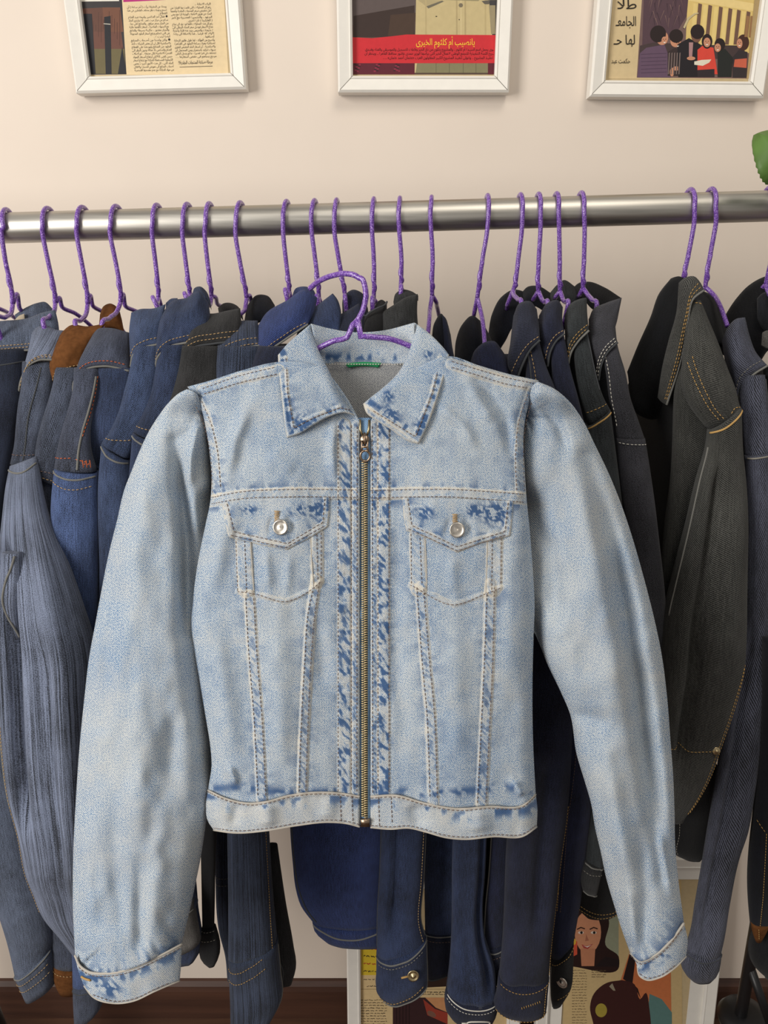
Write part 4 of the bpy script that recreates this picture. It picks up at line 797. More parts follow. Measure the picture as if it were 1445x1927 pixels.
J = mid('green-black jacket with a square upright collar, above the right collar of the light jacket', 'm', 754, [(650,725,800,.875),(760,725,800,.86)], None, [(718,588),(740,574),(762,560),(786,553)], [(722,660),(745,660),(770,650),(790,640)], [(718,588),(719,620),(722,660)], [(786,553),(785,590),(790,640)], [(740,568),(744,553),(756,545),(774,548),(787,556)], [(742,580),(752,574),(764,568),(776,566),(787,566)], .895,
  (755,375), [(750,394),(751,430),(755,480),(755,520),(754,540)], [(754,548),(754,560)], [(757,546),(758,556)], 'wire hanger of the green-black jacket with the upright collar', 50)
J = jacket('midnight blue jacket showing a thin folded collar point left of the bare wall gap'); body(J, 813, M['n'], z0=1.50)
collar(J, M['n'], [(812,640),(818,606),(830,590),(840,604),(848,630)], [(818,690),(830,690),(840,690),(850,690),(856,690)], Y=(.97,.94), seed=52, bulge=.01)
collar(J, M['k'], [(832,592),(838,598),(844,614)], [(836,690),(846,690),(858,690)], Y=(.96,.93), seed=53, bulge=.006)
hanger('wire hanger with one long arm beside the bare wall gap', (815,372), [(810,394),(811,430),(814,480),(813,530),(813,556)], [(810,575),(808,598),(805,628)], [(817,562),(822,576),(826,594)], long=False)

# 15
J = jacket('dark navy jacket just right of the bare wall gap, plain low collar'); body(J, 917, M['o'], z0=1.51)
collar(J, M['o'], [(884,684),(893,660),(912,644),(930,642),(944,658)], [(884,760),(905,760),(925,760),(945,750),(962,740)], left=[(884,684),(882,720),(884,760)], right=[(944,658),(955,676),(962,740)], Y=(.92,.89), seed=54, bulge=.012)
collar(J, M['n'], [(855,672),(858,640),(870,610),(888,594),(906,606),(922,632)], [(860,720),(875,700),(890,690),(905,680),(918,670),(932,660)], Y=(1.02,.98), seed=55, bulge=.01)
hanger('wire hanger with long straight near arm, first one right of the bare wall gap', (918,370), [(920,392),(917,430),(909,480),(902,530),(898,560)], [(903,580),(909,612),(912,648)], [(895,575),(892,592),(890,610)], long=False)
# 16
J = jacket('slate twill jacket with a stitched collar flap and deep black collar opening'); body(J, 977, M['p'])
collar(J, M['p'], [(966,594),(978,570),(998,567),(1010,582)], [(972,716),(984,684),(998,658),(1016,640)], left=[(966,594),(960,645),(956,690),(972,716)], right=[(1010,582),(1014,612),(1016,640)], Y=(.92,.89), rim=RIMD, st=TN, stv=(.86,), seed=56, bulge=.014)
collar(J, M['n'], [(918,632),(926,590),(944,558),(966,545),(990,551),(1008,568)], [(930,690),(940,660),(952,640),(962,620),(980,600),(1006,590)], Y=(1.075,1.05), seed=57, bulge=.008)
tube(J, 'shoulder', M['p'], [(600,974,1006,.925),(648,984,1016,.905),(690,990,1028,.895),(720,988,1040,.89),(780,985,1062,.88),(860,1000,1090,.87),(1000,1040,1130,.86)], st=[(TN, [(.3,.06),(.38,.3),(.42,.6)])], rim=[(RIMD, [(.12,.1),(.22,.35),(.25,.6)], .001)], seed=58, dmax=.03)
hanger('wire hanger of the slate twill jacket', (979,368), [(984,390),(982,430),(976,480),(970,530),(966,545)], [(966,552),(974,563),(981,578)], [(960,560),(955,575),(952,592)])
tube(J, 'dark_inside', M['lin'], [(650,966,1004,.95),(700,964,1020,.945),(850,960,1060,.94)], seed=200, dmax=.02)  # dark tube added to paint the shade inside the collar gap
# 17
J = jacket('blue-black jacket tucked between the slate twill one and the graphite one'); body(J, 1012, M['q'])
collar(J, M['q'], [(1014,594),(1030,570),(1050,565),(1059,578)], [(1030,690),(1036,660),(1046,642),(1062,628)], left=[(1014,594),(1013,640),(1030,690)], right=[(1059,578),(1058,600),(1062,628)], Y=(.93,.90), rim=RIMD, st=TN, stv=(.86,), seed=60, bulge=.014)
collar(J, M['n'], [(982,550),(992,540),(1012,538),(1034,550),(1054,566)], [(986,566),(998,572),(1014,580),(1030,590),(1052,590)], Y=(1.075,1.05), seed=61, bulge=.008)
tube(J, 'shoulder', M['q'], [(600,1024,1052,.92),(636,1034,1062,.91),(690,1038,1072,.90),(750,1040,1088,.89),(800,1050,1100,.88),(900,1070,1130,.87),(1000,1090,1160,.87)], seed=62, dmax=.03)
hanger('wire hanger of the blue-black jacket, second in the right-hand cluster', (1014,364), [(1018,388),(1017,430),(1014,480),(1012,530),(1013,548)], [(1018,560),(1024,568),(1030,578)], [(1008,556),(1004,562),(1001,568)])
tube(J, 'dark_inside', M['lin'], [(600,1010,1052,.955),(700,1015,1066,.95),(850,1030,1100,.94)], seed=201, dmax=.02)  # added dark filler, shade between neighbouring jackets put into its colour
# 18
J = jacket('graphite jacket with a heavily worn double-stitched collar edge in the right-hand cluster'); body(J, 1048, M['r'])
collar(J, M['r'], [(1062,594),(1072,573),(1092,562),(1104,560)], [(1068,690),(1074,664),(1088,642),(1108,622)], left=[(1062,594),(1064,645),(1068,690)], right=[(1104,560),(1105,590),(1108,622)], Y=(.935,.905), rim=RIM, st=YE, stv=(.8,.9), seed=64, bulge=.014)
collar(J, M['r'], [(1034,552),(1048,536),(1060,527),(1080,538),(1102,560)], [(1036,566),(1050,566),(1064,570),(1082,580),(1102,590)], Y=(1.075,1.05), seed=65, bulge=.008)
tube(J, 'shoulder', M['r'], [(606,1072,1100,.925),(640,1078,1108,.915),(690,1082,1118,.905),(740,1090,1132,.895),(1108,800,1146,768,.885)], rim=[(RIMD, [(.9,.1),(.93,.4),(.9,.7)], .001)], st=[(YE, [(.03,.9),(.97,.9)])], seed=66, dmax=.03)
tube(J, 'sleeve', M['r'], [(1104,804,1148,770,.883),(1098,850,1158,850,.876),(1100,950,1170,950,.872),(1110,1010,1176,1010,.872),(1130,1120,1200,1120,.872),(1140,1300,1200,1300,.87),(1115,1500,1160,1500,.87),(1104,1580,1140,1580,.868),(1102,1624,1134,1634,.866)], rim=[(YE, [(.03,.004),(.97,.004)], .0011)], seed=67)
tube(J, 'cuff', M['g'], [(1100,1618,1134,1630,.864),(1092,1650,1128,1656,.864),(1096,1674,1122,1684,.864)], rim=[(RIM, [(.03,.03),(.97,.03)], .0012), (RIM, [(.03,.98),(.97,.98)], .001)], st=[(GY, [(.03,.25),(.97,.25)])], fold=.15)
tube(J, 'hem', M['l'], [(1560,1090,1200,.93),(1640,1088,1190,.93),(1690,1086,1172,.93),(1086,1708,1166,1716,.93),(1104,1726,1150,1726,.93)], st=[(YE, [(.02,.9),(.5,.97),(.97,.9)]), (YE, [(.02,.84),(.5,.91),(.97,.84)])], k=.3, fold=.04)
hanger('wire hanger of the graphite jacket, third in the right-hand cluster', (1048,364), [(1052,388),(1052,430),(1053,480),(1053,530),(1054,548)], [(1058,560),(1063,568),(1068,578)], [(1049,554),(1046,560),(1042,566)])
tube(J, 'dark_inside', M['lin'], [(600,1062,1104,.96),(700,1066,1124,.955),(850,1080,1150,.95),(1000,1100,1180,.94)], seed=202, dmax=.02)  # dark tube added where the gap beside this jacket is only shade
# 19
J = jacket('mauve-grey jacket with white double stitching on its collar, last of the right-hand cluster'); body(J, 1098, M['s'])
collar(J, M['s'], [(1108,600),(1116,582),(1140,570),(1170,560)], [(1126,716),(1130,690),(1142,664),(1162,644)], left=[(1108,600),(1107,650),(1126,716)], right=[(1170,560),(1162,600),(1157,625),(1162,644)], Y=(.94,.91), rim=RIMD, st=WH, stv=(.88,.95), seed=70, bulge=.014)
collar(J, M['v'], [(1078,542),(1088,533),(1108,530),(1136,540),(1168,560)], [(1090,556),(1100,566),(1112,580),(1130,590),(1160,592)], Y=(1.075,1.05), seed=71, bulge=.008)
tube(J, 'shoulder', M['s'], [(600,1118,1156,.935),(652,1130,1162,.92),(700,1140,1176,.91),(750,1146,1186,.90),(790,1154,1200,.89),(828,1160,1213,.88)], st=[(WH, [(.1,.3),(.05,.9)])], seed=72, dmax=.03)
tube(J, 'sleeve', M['s'], [(824,1160,1213,.879),(880,1164,1222,.872),(950,1172,1232,.868),(1020,1184,1240,.866),(1100,1196,1249,.866),(1200,1212,1256,.866),(1300,1226,1262,.866),(1400,1236,1266,.866)], st=[(WH, [(.03,.012),(.97,.018)])], seed=73)
hanger('wire hanger of the mauve-grey jacket, last in the right-hand cluster', (1094,362), [(1100,386),(1100,430),(1099,480),(1097,525),(1097,542)], [(1104,552),(1114,564),(1122,582)], [(1094,548),(1090,556),(1086,562)])
tube(J, 'dark_inside', M['lin'], [(600,1108,1152,.965),(700,1110,1162,.96),(850,1120,1190,.95),(1000,1140,1225,.94)], seed=203, dmax=.02)  # added dark backing that stands for the black shade beside the shoulder
# 20
J = jacket('olive-grey twill jacket with ochre double stitching, hanging apart on the right'); body(J, 1285, M['l'], z1=1.0, yn=.885, yf=1.2, th=.018)
collar(J, M['v'], [(1262,524),(1270,521),(1278,520),(1288,524)], [(1180,700),(1200,780),(1230,790),(1262,720)], left=[(1262,524),(1240,552),(1224,596),(1200,650),(1180,700)], right=[(1288,524),(1284,600),(1262,720)], Y=(1.0,.98), seed=75, bulge=.02, name='lapel')
s = collar(J, M['t'], [(1277,532),(1272,590),(1258,640),(1246,690),(1237,748)], [(1325,546),(1304,562),(1294,600),(1280,680),(1254,762)], left=[(1277,532),(1290,522),(1306,520),(1318,532),(1325,546)], right=[(1237,748),(1244,756),(1254,762)], Y=(.945,.925), rim=RIM, st=YE, stv=(.72,.86), seed=76, bulge=.012)
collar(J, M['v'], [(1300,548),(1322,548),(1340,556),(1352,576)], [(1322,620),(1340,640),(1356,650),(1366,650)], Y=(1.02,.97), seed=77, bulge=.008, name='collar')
tube(J, 'shoulder', M['t'], [(565,1302,1318,.935),(600,1296,1332,.925),(640,1290,1348,.915),(690,1284,1366,.905),(730,1284,1381,.895),(1300,768,1388,758,.888),(1330,806,1393,768,.883)], st=[(YE, [(.25,.02),(.6,.02),(.95,.04)]), (YE, [(.05,.5),(.22,.7),(.35,.98)]), (YE, [(.15,.45),(.33,.7),(.45,.98)]), (YE, [(.62,.95),(.8,.9),(.99,.93)])], seed=78, dmax=.03)
tube(J, 'front_panel', M['t'], [(650,1276,1322,.935),(700,1272,1326,.93),(760,1268,1330,.92),(830,1266,1336,.91),(900,1262,1330,.905),(1000,1250,1320,.9),(1150,1240,1320,.9),(1300,1240,1360,.9),(1400,1240,1345,.9),(1480,1240,1318,.9),(1540,1240,1290,.9)], seed=79, dmax=.03)
s = tube(J, 'sleeve', M['t'], [(1332,812,1393,766,.876),(1326,850,1396,845,.872),(900,1312,1401,.868),(950,1300,1404,.865),(1000,1288,1405,.862),(1050,1275,1404,.86),(1100,1262,1403,.86),(1150,1250,1402,.86),(1200,1244,1400,.86),(1250,1240,1396,.86),(1300,1236,1384,.86),(1400,1234,1352,.86),(1460,1234,1332,.86),(1500,1234,1312,.86),(1540,1234,1285,.86)], rim=[(YE, [(.02,.004),(.5,.012),(.98,.004)], .0013), (RIM, [(.02,.06),(.02,.3),(.02,.48)], .0011)],
   st=[(YE, [(.98,.60),(.94,.72),(.90,.98)]), (YE, [(.92,.60),(.87,.72),(.82,.98)]), (YE, [(.1,.80),(.80,.80)])], seed=80, fold=.14, pleats=((1.2, .35, .12, .05, .9),))
b = MB(); c = s.S(.80, .80, .0006); b.lathe([(0, 0), (.0052, 0), (.0056, .0012), (.0046, .0018), (.002, .0014), (.0014, .003), (0, .003)], c, (0, -1, .2), 20); b.build('rivet', M_BRASS, s.o)
tube(J, 'hem', M['l'], [(1440,1270,1350,.90),(1500,1262,1340,.90),(1560,1262,1330,.90),(1262,1602,1326,1606,.90),(1290,1617,1318,1619,.90)], st=[(GY, [(.2,.1),(.2,.9)])], k=.4)
hanger('wire hanger of the olive-grey jacket, left of the two wide-spaced ones at right', (1300,355), [(1309,376),(1306,420),(1297,470),(1288,512),(1284,530)], [(1288,536),(1290,548)], [(1277,536),(1266,546),(1257,562)], long=False)
# 21
J = jacket('blue-grey diagonal twill jacket whose long sleeve ends above the right picture frame'); body(J, 1372, M['v'], yn=.90, yf=1.2, z1=1.05)
collar(J, M['u'], [(1358,642),(1368,618),(1385,600),(1402,597)], [(1388,757),(1396,728),(1416,706),(1444,688)], left=[(1358,642),(1364,680),(1376,720),(1388,757)], right=[(1402,597),(1410,630),(1422,662),(1444,688)], Y=(.95,.92), rim=RIM, st=GY, stv=(.86,), seed=82, bulge=.014)
collar(J, M['v'], [(1318,548),(1336,556),(1352,572),(1366,600)], [(1350,660),(1360,668),(1368,670),(1376,660)], Y=(1.02,.97), seed=83, bulge=.006)
tube(J, 'shoulder', M['u'], [(705,1396,1438,.925),(750,1392,1442,.912),(800,1397,1446,.90),(1402,862,1450,852,.885)], rim=[(RIMD, [(.95,.05),(.97,.5),(.95,.9)], .001)], seed=84, dmax=.03)
s = tube(J, 'sleeve', M['u'], [(1402,858,1450,850,.882),(900,1403,1452,.878),(1000,1402,1454,.876),(1100,1398,1453,.876),(1200,1394,1450,.876),(1240,1388,1446,.876),(1300,1376,1441,.875),(1400,1358,1430,.872),(1500,1343,1416,.87),(1560,1333,1405,.868),(1600,1326,1392,.866),(1700,1309,1371,.864),(1760,1299,1361,.862),(1290,1788,1354,1790,.862)], rim=[(GY, [(.03,.004),(.97,.004)], .0012)], seed=85, fold=.12, pleats=((1.0, .3, .14, .3, 1.0),))
tube(J, 'cuff', M['u'], [(1288,1786,1356,1788,.860),(1281,1812,1354,1806,.860),(1288,1830,1349,1826,.860),(1300,1842,1338,1842,.860)], rim=[(RIMD, [(.02,.03),(.5,.12),(.98,.03)], .0009)], fold=.05)
hanger('wire hanger of the blue-grey twill jacket, right one of the two wide-spaced ones', (1340,353), [(1349,374),(1347,420),(1338,470),(1330,515),(1327,540)], [(1340,552),(1354,574),(1369,614)], [(1322,545),(1316,550),(1310,556)], long=False)
# 22
J = jacket('near-black jacket with ochre stitches at the right picture edge'); body(J, 1462, M['v'], yn=.9, yf=1.2)
collar(J, M['v'], [(1360,600),(1385,562),(1410,536),(1440,520),(1500,520)], [(1400,700),(1415,690),(1430,680),(1445,660),(1500,660)], left=[(1360,600),(1375,640),(1400,700)], right=[(1500,520),(1500,660)], Y=(1.03,.99), seed=88, bulge=.014)
collar(J, M['lin'], [(1424,562),(1434,552),(1446,548),(1500,548)], [(1425,600),(1436,620),(1450,630),(1500,640)], Y=(1.0,.985), seed=89, bulge=.006, name='dark_inside')
collar(J, M['w'], [(1434,626),(1442,622),(1460,626)], [(1432,650),(1442,656),(1460,656)], Y=(.965,.965), seed=90, bulge=.001, name='neck_label')
tube(J, 'front_panel', M['v'], [(690,1438,1520,.935),(800,1440,1530,.93),(900,1440,1540,.925),(1200,1438,1540,.92),(1440,1428,1540,.915)], seed=91)
tube(J, 'sleeve', M['n'], [(1200,1436,1520,.86),(1400,1430,1510,.86),(1480,1424,1505,.86),(1560,1415,1500,.86),(1600,1411,1496,.86),(1650,1408,1485,.86),(1700,1409,1466,.86),(1740,1412,1450,.86)], st=[(YE, [(.2,.65),(.25,.8),(.33,1)]), (YE, [(.02,.62),(.2,.65)])], seed=92)
tube(J, 'cuff_lining', M_BROWN, [(1736,1413,1448,.857),(1755,1416,1440,.857),(1772,1422,1432,.857)], st=[(YE, [(.3,.1),(.4,.8)])], fold=.1)
tube(J, 'hem', M['v'], [(1440,1735,1520,1700,.88),(1416,1770,1520,1740,.88),(1413,1808,1520,1790,.88),(1436,1832,1520,1840,.88)], rim=[(RIMD, [(.02,.97),(.9,.97)], .001)], fold=.05)
hanger('wire hanger cut by the right picture edge', (1452,349), [(1461,370),(1462,420),(1455,470),(1446,512),(1441,535)], [(1444,546),(1452,560),(1464,580)], [(1436,540),(1428,545),(1417,549)], long=False)

# sleeves and hems that show below the light jacket belong to the jackets behind it
def find(txt): return [o for o in COL.objects if o.parent is None and txt in o.get('label', '')][0]
J = find('navy jacket with a small pointed')   # sleeve with antique button
s = tube(J, 'sleeve', M['j'], [(1200,700,800,.86),(1450,716,802,.85),(1565,717,801,.845),(1650,714,798,.842),(1720,710,792,.84),(709,1794,801,1764,.838)], st=[(TN, [(.93,.6),(.90,.8),(.95,.99)])], rim=[(RIM, [(1,.6),(.98,.8),(1,.99)], .0010), (RIMD, [(.0,.6),(.0,.98)], .0009)], seed=101, fold=.14, pleats=((1.3, .3, .16, .4, .95),))
c = tube(J, 'cuff', M['j'], [(708,1792,802,1760,.836),(708,1825,803,1800,.835),(709,1862,804,1830,.835),(722,1876,804,1850,.835)], rim=[(RIM, [(.02,.03),(.4,.10),(1,.02)], .0013), (RIM, [(.02,.95),(.4,1),(1,.97)], .0013), (RIM, [(1,.0),(1,.97)], .0012)], st=[(YE, [(.04,.83),(.4,.90),(.93,.84)]), (GY, [(.05,.12),(.4,.17),(.93,.1)])], seed=102, fold=.05)
b = MB(); cc = c.S(.69, .42, .001); b.lathe([(0, 0), (.0078, 0), (.0086, .001), (.0082, .0024), (.0066, .0020), (.0054, .0010), (.0030, .0014), (.0018, .0040), (0, .0042)], cc, (0, -1, .25), 28); b.build('button', M_BRASS, c.o)
m_ = MB(); m_.sweep([cc + np.array([-.017, -.001, -.004]), cc + np.array([-.006, -.001, -.0005])], .0016, 6); m_.build('buttonhole', YE, c.o)
J = find('ink blue jacket directly')
tube(J, 'back_panel', M['j'], [(1400,790,905,.89),(1565,796,902,.885),(1650,798,896,.882),(1757,800,878,.88)], seed=104, k=.3, fold=.12)
tube(J, 'hem_band', M['k'], [(800,1754,872,1750,.878),(803,1800,866,1796,.877),(806,1844,860,1822,.876)], rim=[(RIM, [(.02,.03),(.98,.03)], .0011), (RIMD, [(.02,.98),(.98,.98)], .001)], st=[(BR, [(.02,.14),(.98,.14)])], k=.3, fold=.05)
J = find('green-black jacket with a square')
s = tube(J, 'sleeve', M['j'], [(1400,850,920,.862),(1570,852,916,.856),(1650,850,912,.854),(1700,850,908,.852),(1760,849,912,.850),(1820,845,930,.848),(840,1862,936,1872,.847)], seed=106, fold=.2, pleats=((2.3, .4, .2, .1, 1.0), (1.5, .2, .1, .7, 1.0)))
c = tube(J, 'cuff', M['k'], [(840,1860,938,1872,.845),(836,1880,936,1894,.845),(842,1902,930,1912,.845),(860,1916,921,1927,.845)], rim=[(WH, [(.02,.02),(.5,.12),(1,.03)], .0010), (WH, [(.02,.9),(.5,1),(.98,1)], .0010), (WH, [(1,.02),(1,.98)], .0010)], st=[(WH, [(.02,.12),(.5,.22),(1,.12)])], seed=107, fold=.04)
m_ = MB(); q = [c.S(.42 + .20 * (1 - math.cos(a)) , .55 + .11 * math.sin(a), .0012) for a in np.linspace(0, 2 * math.pi, 24)]
m_.sweep(q, .0011, 6); m_.sweep([q[0], q[0] + np.array([-.008, 0, -.0005])], .0016, 6); m_.build('buttonhole', WH, c.o)
J = find('midnight blue jacket')
tube(J, 'back_panel', M['n'], [(1400,900,960,.90),(1570,905,960,.895),(1700,900,960,.89),(1790,905,955,.888)], seed=109, k=.4)
tube(J, 'sleeve', M['o'], [(1400,928,970,.872),(1570,924,966,.868),(1650,918,962,.866),(1700,913,960,.865),(911,1782,955,1770,.864)], rim=[(RIM, [(.0,.3),(.02,.7),(.0,.98)], .0012)], seed=110)
tube(J, 'cuff', M['k'], [(909,1778,956,1768,.862),(911,1815,955,1805,.862),(916,1848,952,1842,.862)], rim=[(RIM, [(.02,.05),(.5,.12),(.98,.03)], .0011)], st=[(BR, [(.03,.25),(.97,.22)])], fold=.06)
J = find('slate twill jacket with')
s = tube(J, 'sleeve', M['q'], [(1180,990,1080,.872),(1400,962,1075,.85),(1545,957,1064,.84),(1620,952,1054,.838),(1700,949,1046,.836),(1790,944,1036,.835),(939,1838,1032,1836,.835)], st=[(YE, [(.98,.5),(.97,.72),(.96,.98)])], rim=[(RIMD, [(1,.5),(1,.98)], .0009)], seed=112, fold=.12, pleats=((1.7, .25, .2, .3, .9),))
c = tube(J, 'cuff', M['q'], [(938,1836,1033,1834,.833),(935,1865,1030,1864,.833),(933,1892,1026,1898,.833),(950,1900,1022,1902,.833)], st=[(YE, [(.03,.05),(.5,.12),(.98,.03)]), (YE, [(.03,.78),(.5,.84),(.98,.78)]), (YE, [(.9,.05),(.9,.9)])], seed=113, fold=.03)
m_ = MB(); a0 = c.S(.46, .48, .001); a1 = c.S(.76, .38, .001)
for k in range(9): t_ = k / 8.; p_ = a0 * (1 - t_) + a1 * t_; m_.sweep([p_ + np.array([0, 0, .0016]), p_ + np.array([.0006, -.0004, -.0016])], .0006, 5)
m_.build('buttonhole', YE, c.o)
J = find('blue-black jacket tucked')
s = tube(J, 'sleeve', M['o'], [(1000,1010,1120,.885),(1210,1000,1090,.885),(1300,1006,1104,.882),(1400,1010,1112,.88),(1500,1016,1112,.878),(1600,1030,1104,.876),(1680,1034,1094,.874),(1740,1036,1084,.872),(1038,1800,1078,1772,.872)], st=[(YE, [(.55,.45),(.42,.6),(.3,.75),(.2,.9)]), (BR, [(.66,.45),(.53,.6),(.4,.75),(.3,.9)])], seed=115, fold=.12)
m_ = MB(); m_.sweep([P(1038,1682,.835), P(1051,1681,.835)], .0011, 6); m_.build('bar_tack', YE, s.o)
c = tube(J, 'cuff', M['l'], [(1036,1806,1079,1768,.870),(1035,1840,1078,1820,.87),(1036,1872,1074,1856,.87),(1040,1896,1056,1890,.87)], st=[(YE, [(.03,.03),(.97,.03)]), (YE, [(.3,.75),(.9,.7)])], rim=[(RIM, [(.02,.1),(0,.98)], .0009)], seed=116, fold=.08)
b = MB(); cc = c.S(.46, .42, .001); b.lathe([(0, 0), (.0082, 0), (.009, .001), (.0084, .0024), (.0068, .0018), (.004, .0016), (0, .003)], cc, (-.75, -1, .15), 28); b.build('button', M_SILVER, c.o)
# ------------------------------------------------------------------ picture frames with magazine pages
def forms():
    d = {}; base = 0xFE8F
    def put(ch, iso, n):
        d[ch] = (iso, iso + 1, iso + 2 if n == 4 else None, iso + 3 if n == 4 else None)
    put('\u0627', 0xFE8D, 2); put('\u0628', 0xFE8F, 4); put('\u0629', 0xFE93, 2); put('\u062A', 0xFE95, 4); put('\u062B', 0xFE99, 4); put('\u062C', 0xFE9D, 4)
    put('\u062D', 0xFEA1, 4); put('\u062E', 0xFEA5, 4); put('\u062F', 0xFEA9, 2); put('\u0630', 0xFEAB, 2); put('\u0631', 0xFEAD, 2); put('\u0632', 0xFEAF, 2)
    put('\u0633', 0xFEB1, 4); put('\u0634', 0xFEB5, 4); put('\u0635', 0xFEB9, 4); put('\u0636', 0xFEBD, 4); put('\u0637', 0xFEC1, 4); put('\u0638', 0xFEC5, 4)
    put('\u0639', 0xFEC9, 4); put('\u063A', 0xFECD, 4); put('\u0641', 0xFED1, 4); put('\u0642', 0xFED5, 4); put('\u0643', 0xFED9, 4); put('\u0644', 0xFEDD, 4)
    put('\u0645', 0xFEE1, 4); put('\u0646', 0xFEE5, 4); put('\u0647', 0xFEE9, 4); put('\u0648', 0xFEED, 2); put('\u0649', 0xFEEF, 2); put('\u064A', 0xFEF1, 4)
    put('\u0623', 0xFE83, 2); put('\u0625', 0xFE87, 2); put('\u0622', 0xFE81, 2); put('\u0621', 0xFE80, 2); put('\u0626', 0xFE89, 4); put('\u0640', 0x640, 4)
    d['\u0640'] = (0x640,) * 4; d['\u0621'] = (0xFE80, 0xFE80, None, None); return d
AF = forms(); LA = {'\u0627': (0xFEFB, 0xFEFC), '\u0623': (0xFEF7, 0xFEF8), '\u0625': (0xFEF9, 0xFEFA), '\u0622': (0xFEF5, 0xFEF6)}
def shape(t):
    o = []; prev = False; i = 0
    while i < len(t):
        c = t[i]
        if c not in AF: o.append({'(': ')', ')': '(', '\u00ab': '\u00bb', '\u00bb': '\u00ab'}.get(c, c)); prev = False; i += 1; continue
        if c == '\u0644' and i + 1 < len(t) and t[i + 1] in LA: o.append(chr(LA[t[i + 1]][1 if prev else 0])); prev = False; i += 2; continue
        iso, fin, ini, med = AF[c]; nx = i + 1 < len(t) and t[i + 1] in AF and t[i + 1] != '\u0621'; can = ini is not None
        if prev and nx and can: o.append(chr(med))
        elif prev: o.append(chr(fin))
        elif nx and can: o.append(chr(ini))
        else: o.append(chr(iso))
        prev = can and nx; i += 1
    return ''.join(reversed(o))
CM = {}
def cmat(c):
    if c not in CM: CM[c] = plain('ink_%d_%d_%d' % c, c, .55, var=.04, scale=120, spec=.3)
    return CM[c]
class Print:
    """a printed page: flat inks laid on the sheet's own plane"""
    def __init__(s, o, u, v): s.o, s.u, s.v = map(np.array, (o, u, v)); s.n = np.cross(s.u, s.v); s.n /= np.linalg.norm(s.n); s.V = []; s.F = []; s.M = []; s.mats = []; s.k = 0
    def at(s, x, y, lift=0):
        q = P(x, y, 1.0) - np.array([0, 0, HC]); c = np.array([0, 0, HC]); t = ((s.o - c) @ s.n) / (q @ s.n); return c + q * t[..., None] - s.n * np.sign(s.n[1]) * lift
    def mi(s, c):
        m = cmat(c)
        if m not in s.mats: s.mats.append(m)
        return s.mats.index(m)
    def poly(s, pts, c, smooth=0):
        s.k += 1; p = np.array(pts, float)
        if smooth: p = crv(np.r_[p, p[:1]], smooth)[:-1]
        w = s.at(p[:, 0], p[:, 1], .000009 * s.k); a = len(s.V); s.V += w.tolist(); s.F.append(tuple(range(a, a + len(p)))); s.M.append(s.mi(c)); return s
    def ell(s, x, y, rx, ry, c, rot=0, n=22):
        t = np.linspace(0, 2 * np.pi, n, endpoint=False); a = math.radians(rot); X = rx * np.cos(t); Y = ry * np.sin(t)
        return s.poly(np.c_[x + X * math.cos(a) - Y * math.sin(a), y + X * math.sin(a) + Y * math.cos(a)], c)
    def rect(s, x0, y0, x1, y1, c): return s.poly([(x0, y0), (x1, y0), (x1, y1), (x0, y1)], c)
    def text(s, t, x, y, size, c, width=None, align='RIGHT', slope=0.0, bold=0.0):
        cu = bpy.data.curves.new('t', 'FONT'); cu.body = shape(t); cu.size = size * 1.35; cu.align_x = 'LEFT'; cu.resolution_u = 2; cu.offset = bold
        o = bpy.data.objects.new('t', cu); COL.objects.link(o); bpy.context.view_layer.update(); me = bpy.data.meshes.new_from_object(o)
        v = np.array([q.co[:] for q in me.vertices]); f = [tuple(q.vertices) for q in me.polygons]; bpy.data.objects.remove(o); bpy.data.meshes.remove(me); bpy.data.curves.remove(cu)
        if len(v) == 0: return s
        w0, w1 = v[:, 0].min(), v[:, 0].max(); k = (width / (w1 - w0)) if width else 1.0; X = (v[:, 0] - w0) * k; W = (w1 - w0) * k
        X = x - W + X if align == 'RIGHT' else (x + X if align == 'LEFT' else x - W / 2 + X); Yp = y - v[:, 1] + slope * (X - x); s.k += 1
        w = s.at(X, Yp, .000009 * s.k); a = len(s.V); s.V += w.tolist(); s.F += [tuple(a + i for i in q) for q in f]; s.M += [s.mi(c)] * len(f); return s
    def scrawl(s, x0, x1, y, h, c, seed=0, slope=0.0):
        """an illegible line of small print: short broken strokes"""
        rng = np.random.RandomState(seed); x = x0
        while x < x1 - 2:
            w = rng.uniform(3, 9); xe = min(x + w, x1); t = np.linspace(x, xe, 6); yy = y + slope * (t - x0) + rng.uniform(-h * .3, h * .3, 6); th = rng.uniform(.35, .6) * h * .5
            s.poly(np.r_[np.c_[t, yy - th], np.c_[t[::-1], yy[::-1] + th]], c); s.k -= 1; x = xe + rng.uniform(1, 2.4)
        s.k += 1; return s
    def build(s, parent, name='printed_page'): return obj_mesh(name, s.V, s.F, None, parent, mats=s.mats, mi=s.M, smooth=False)
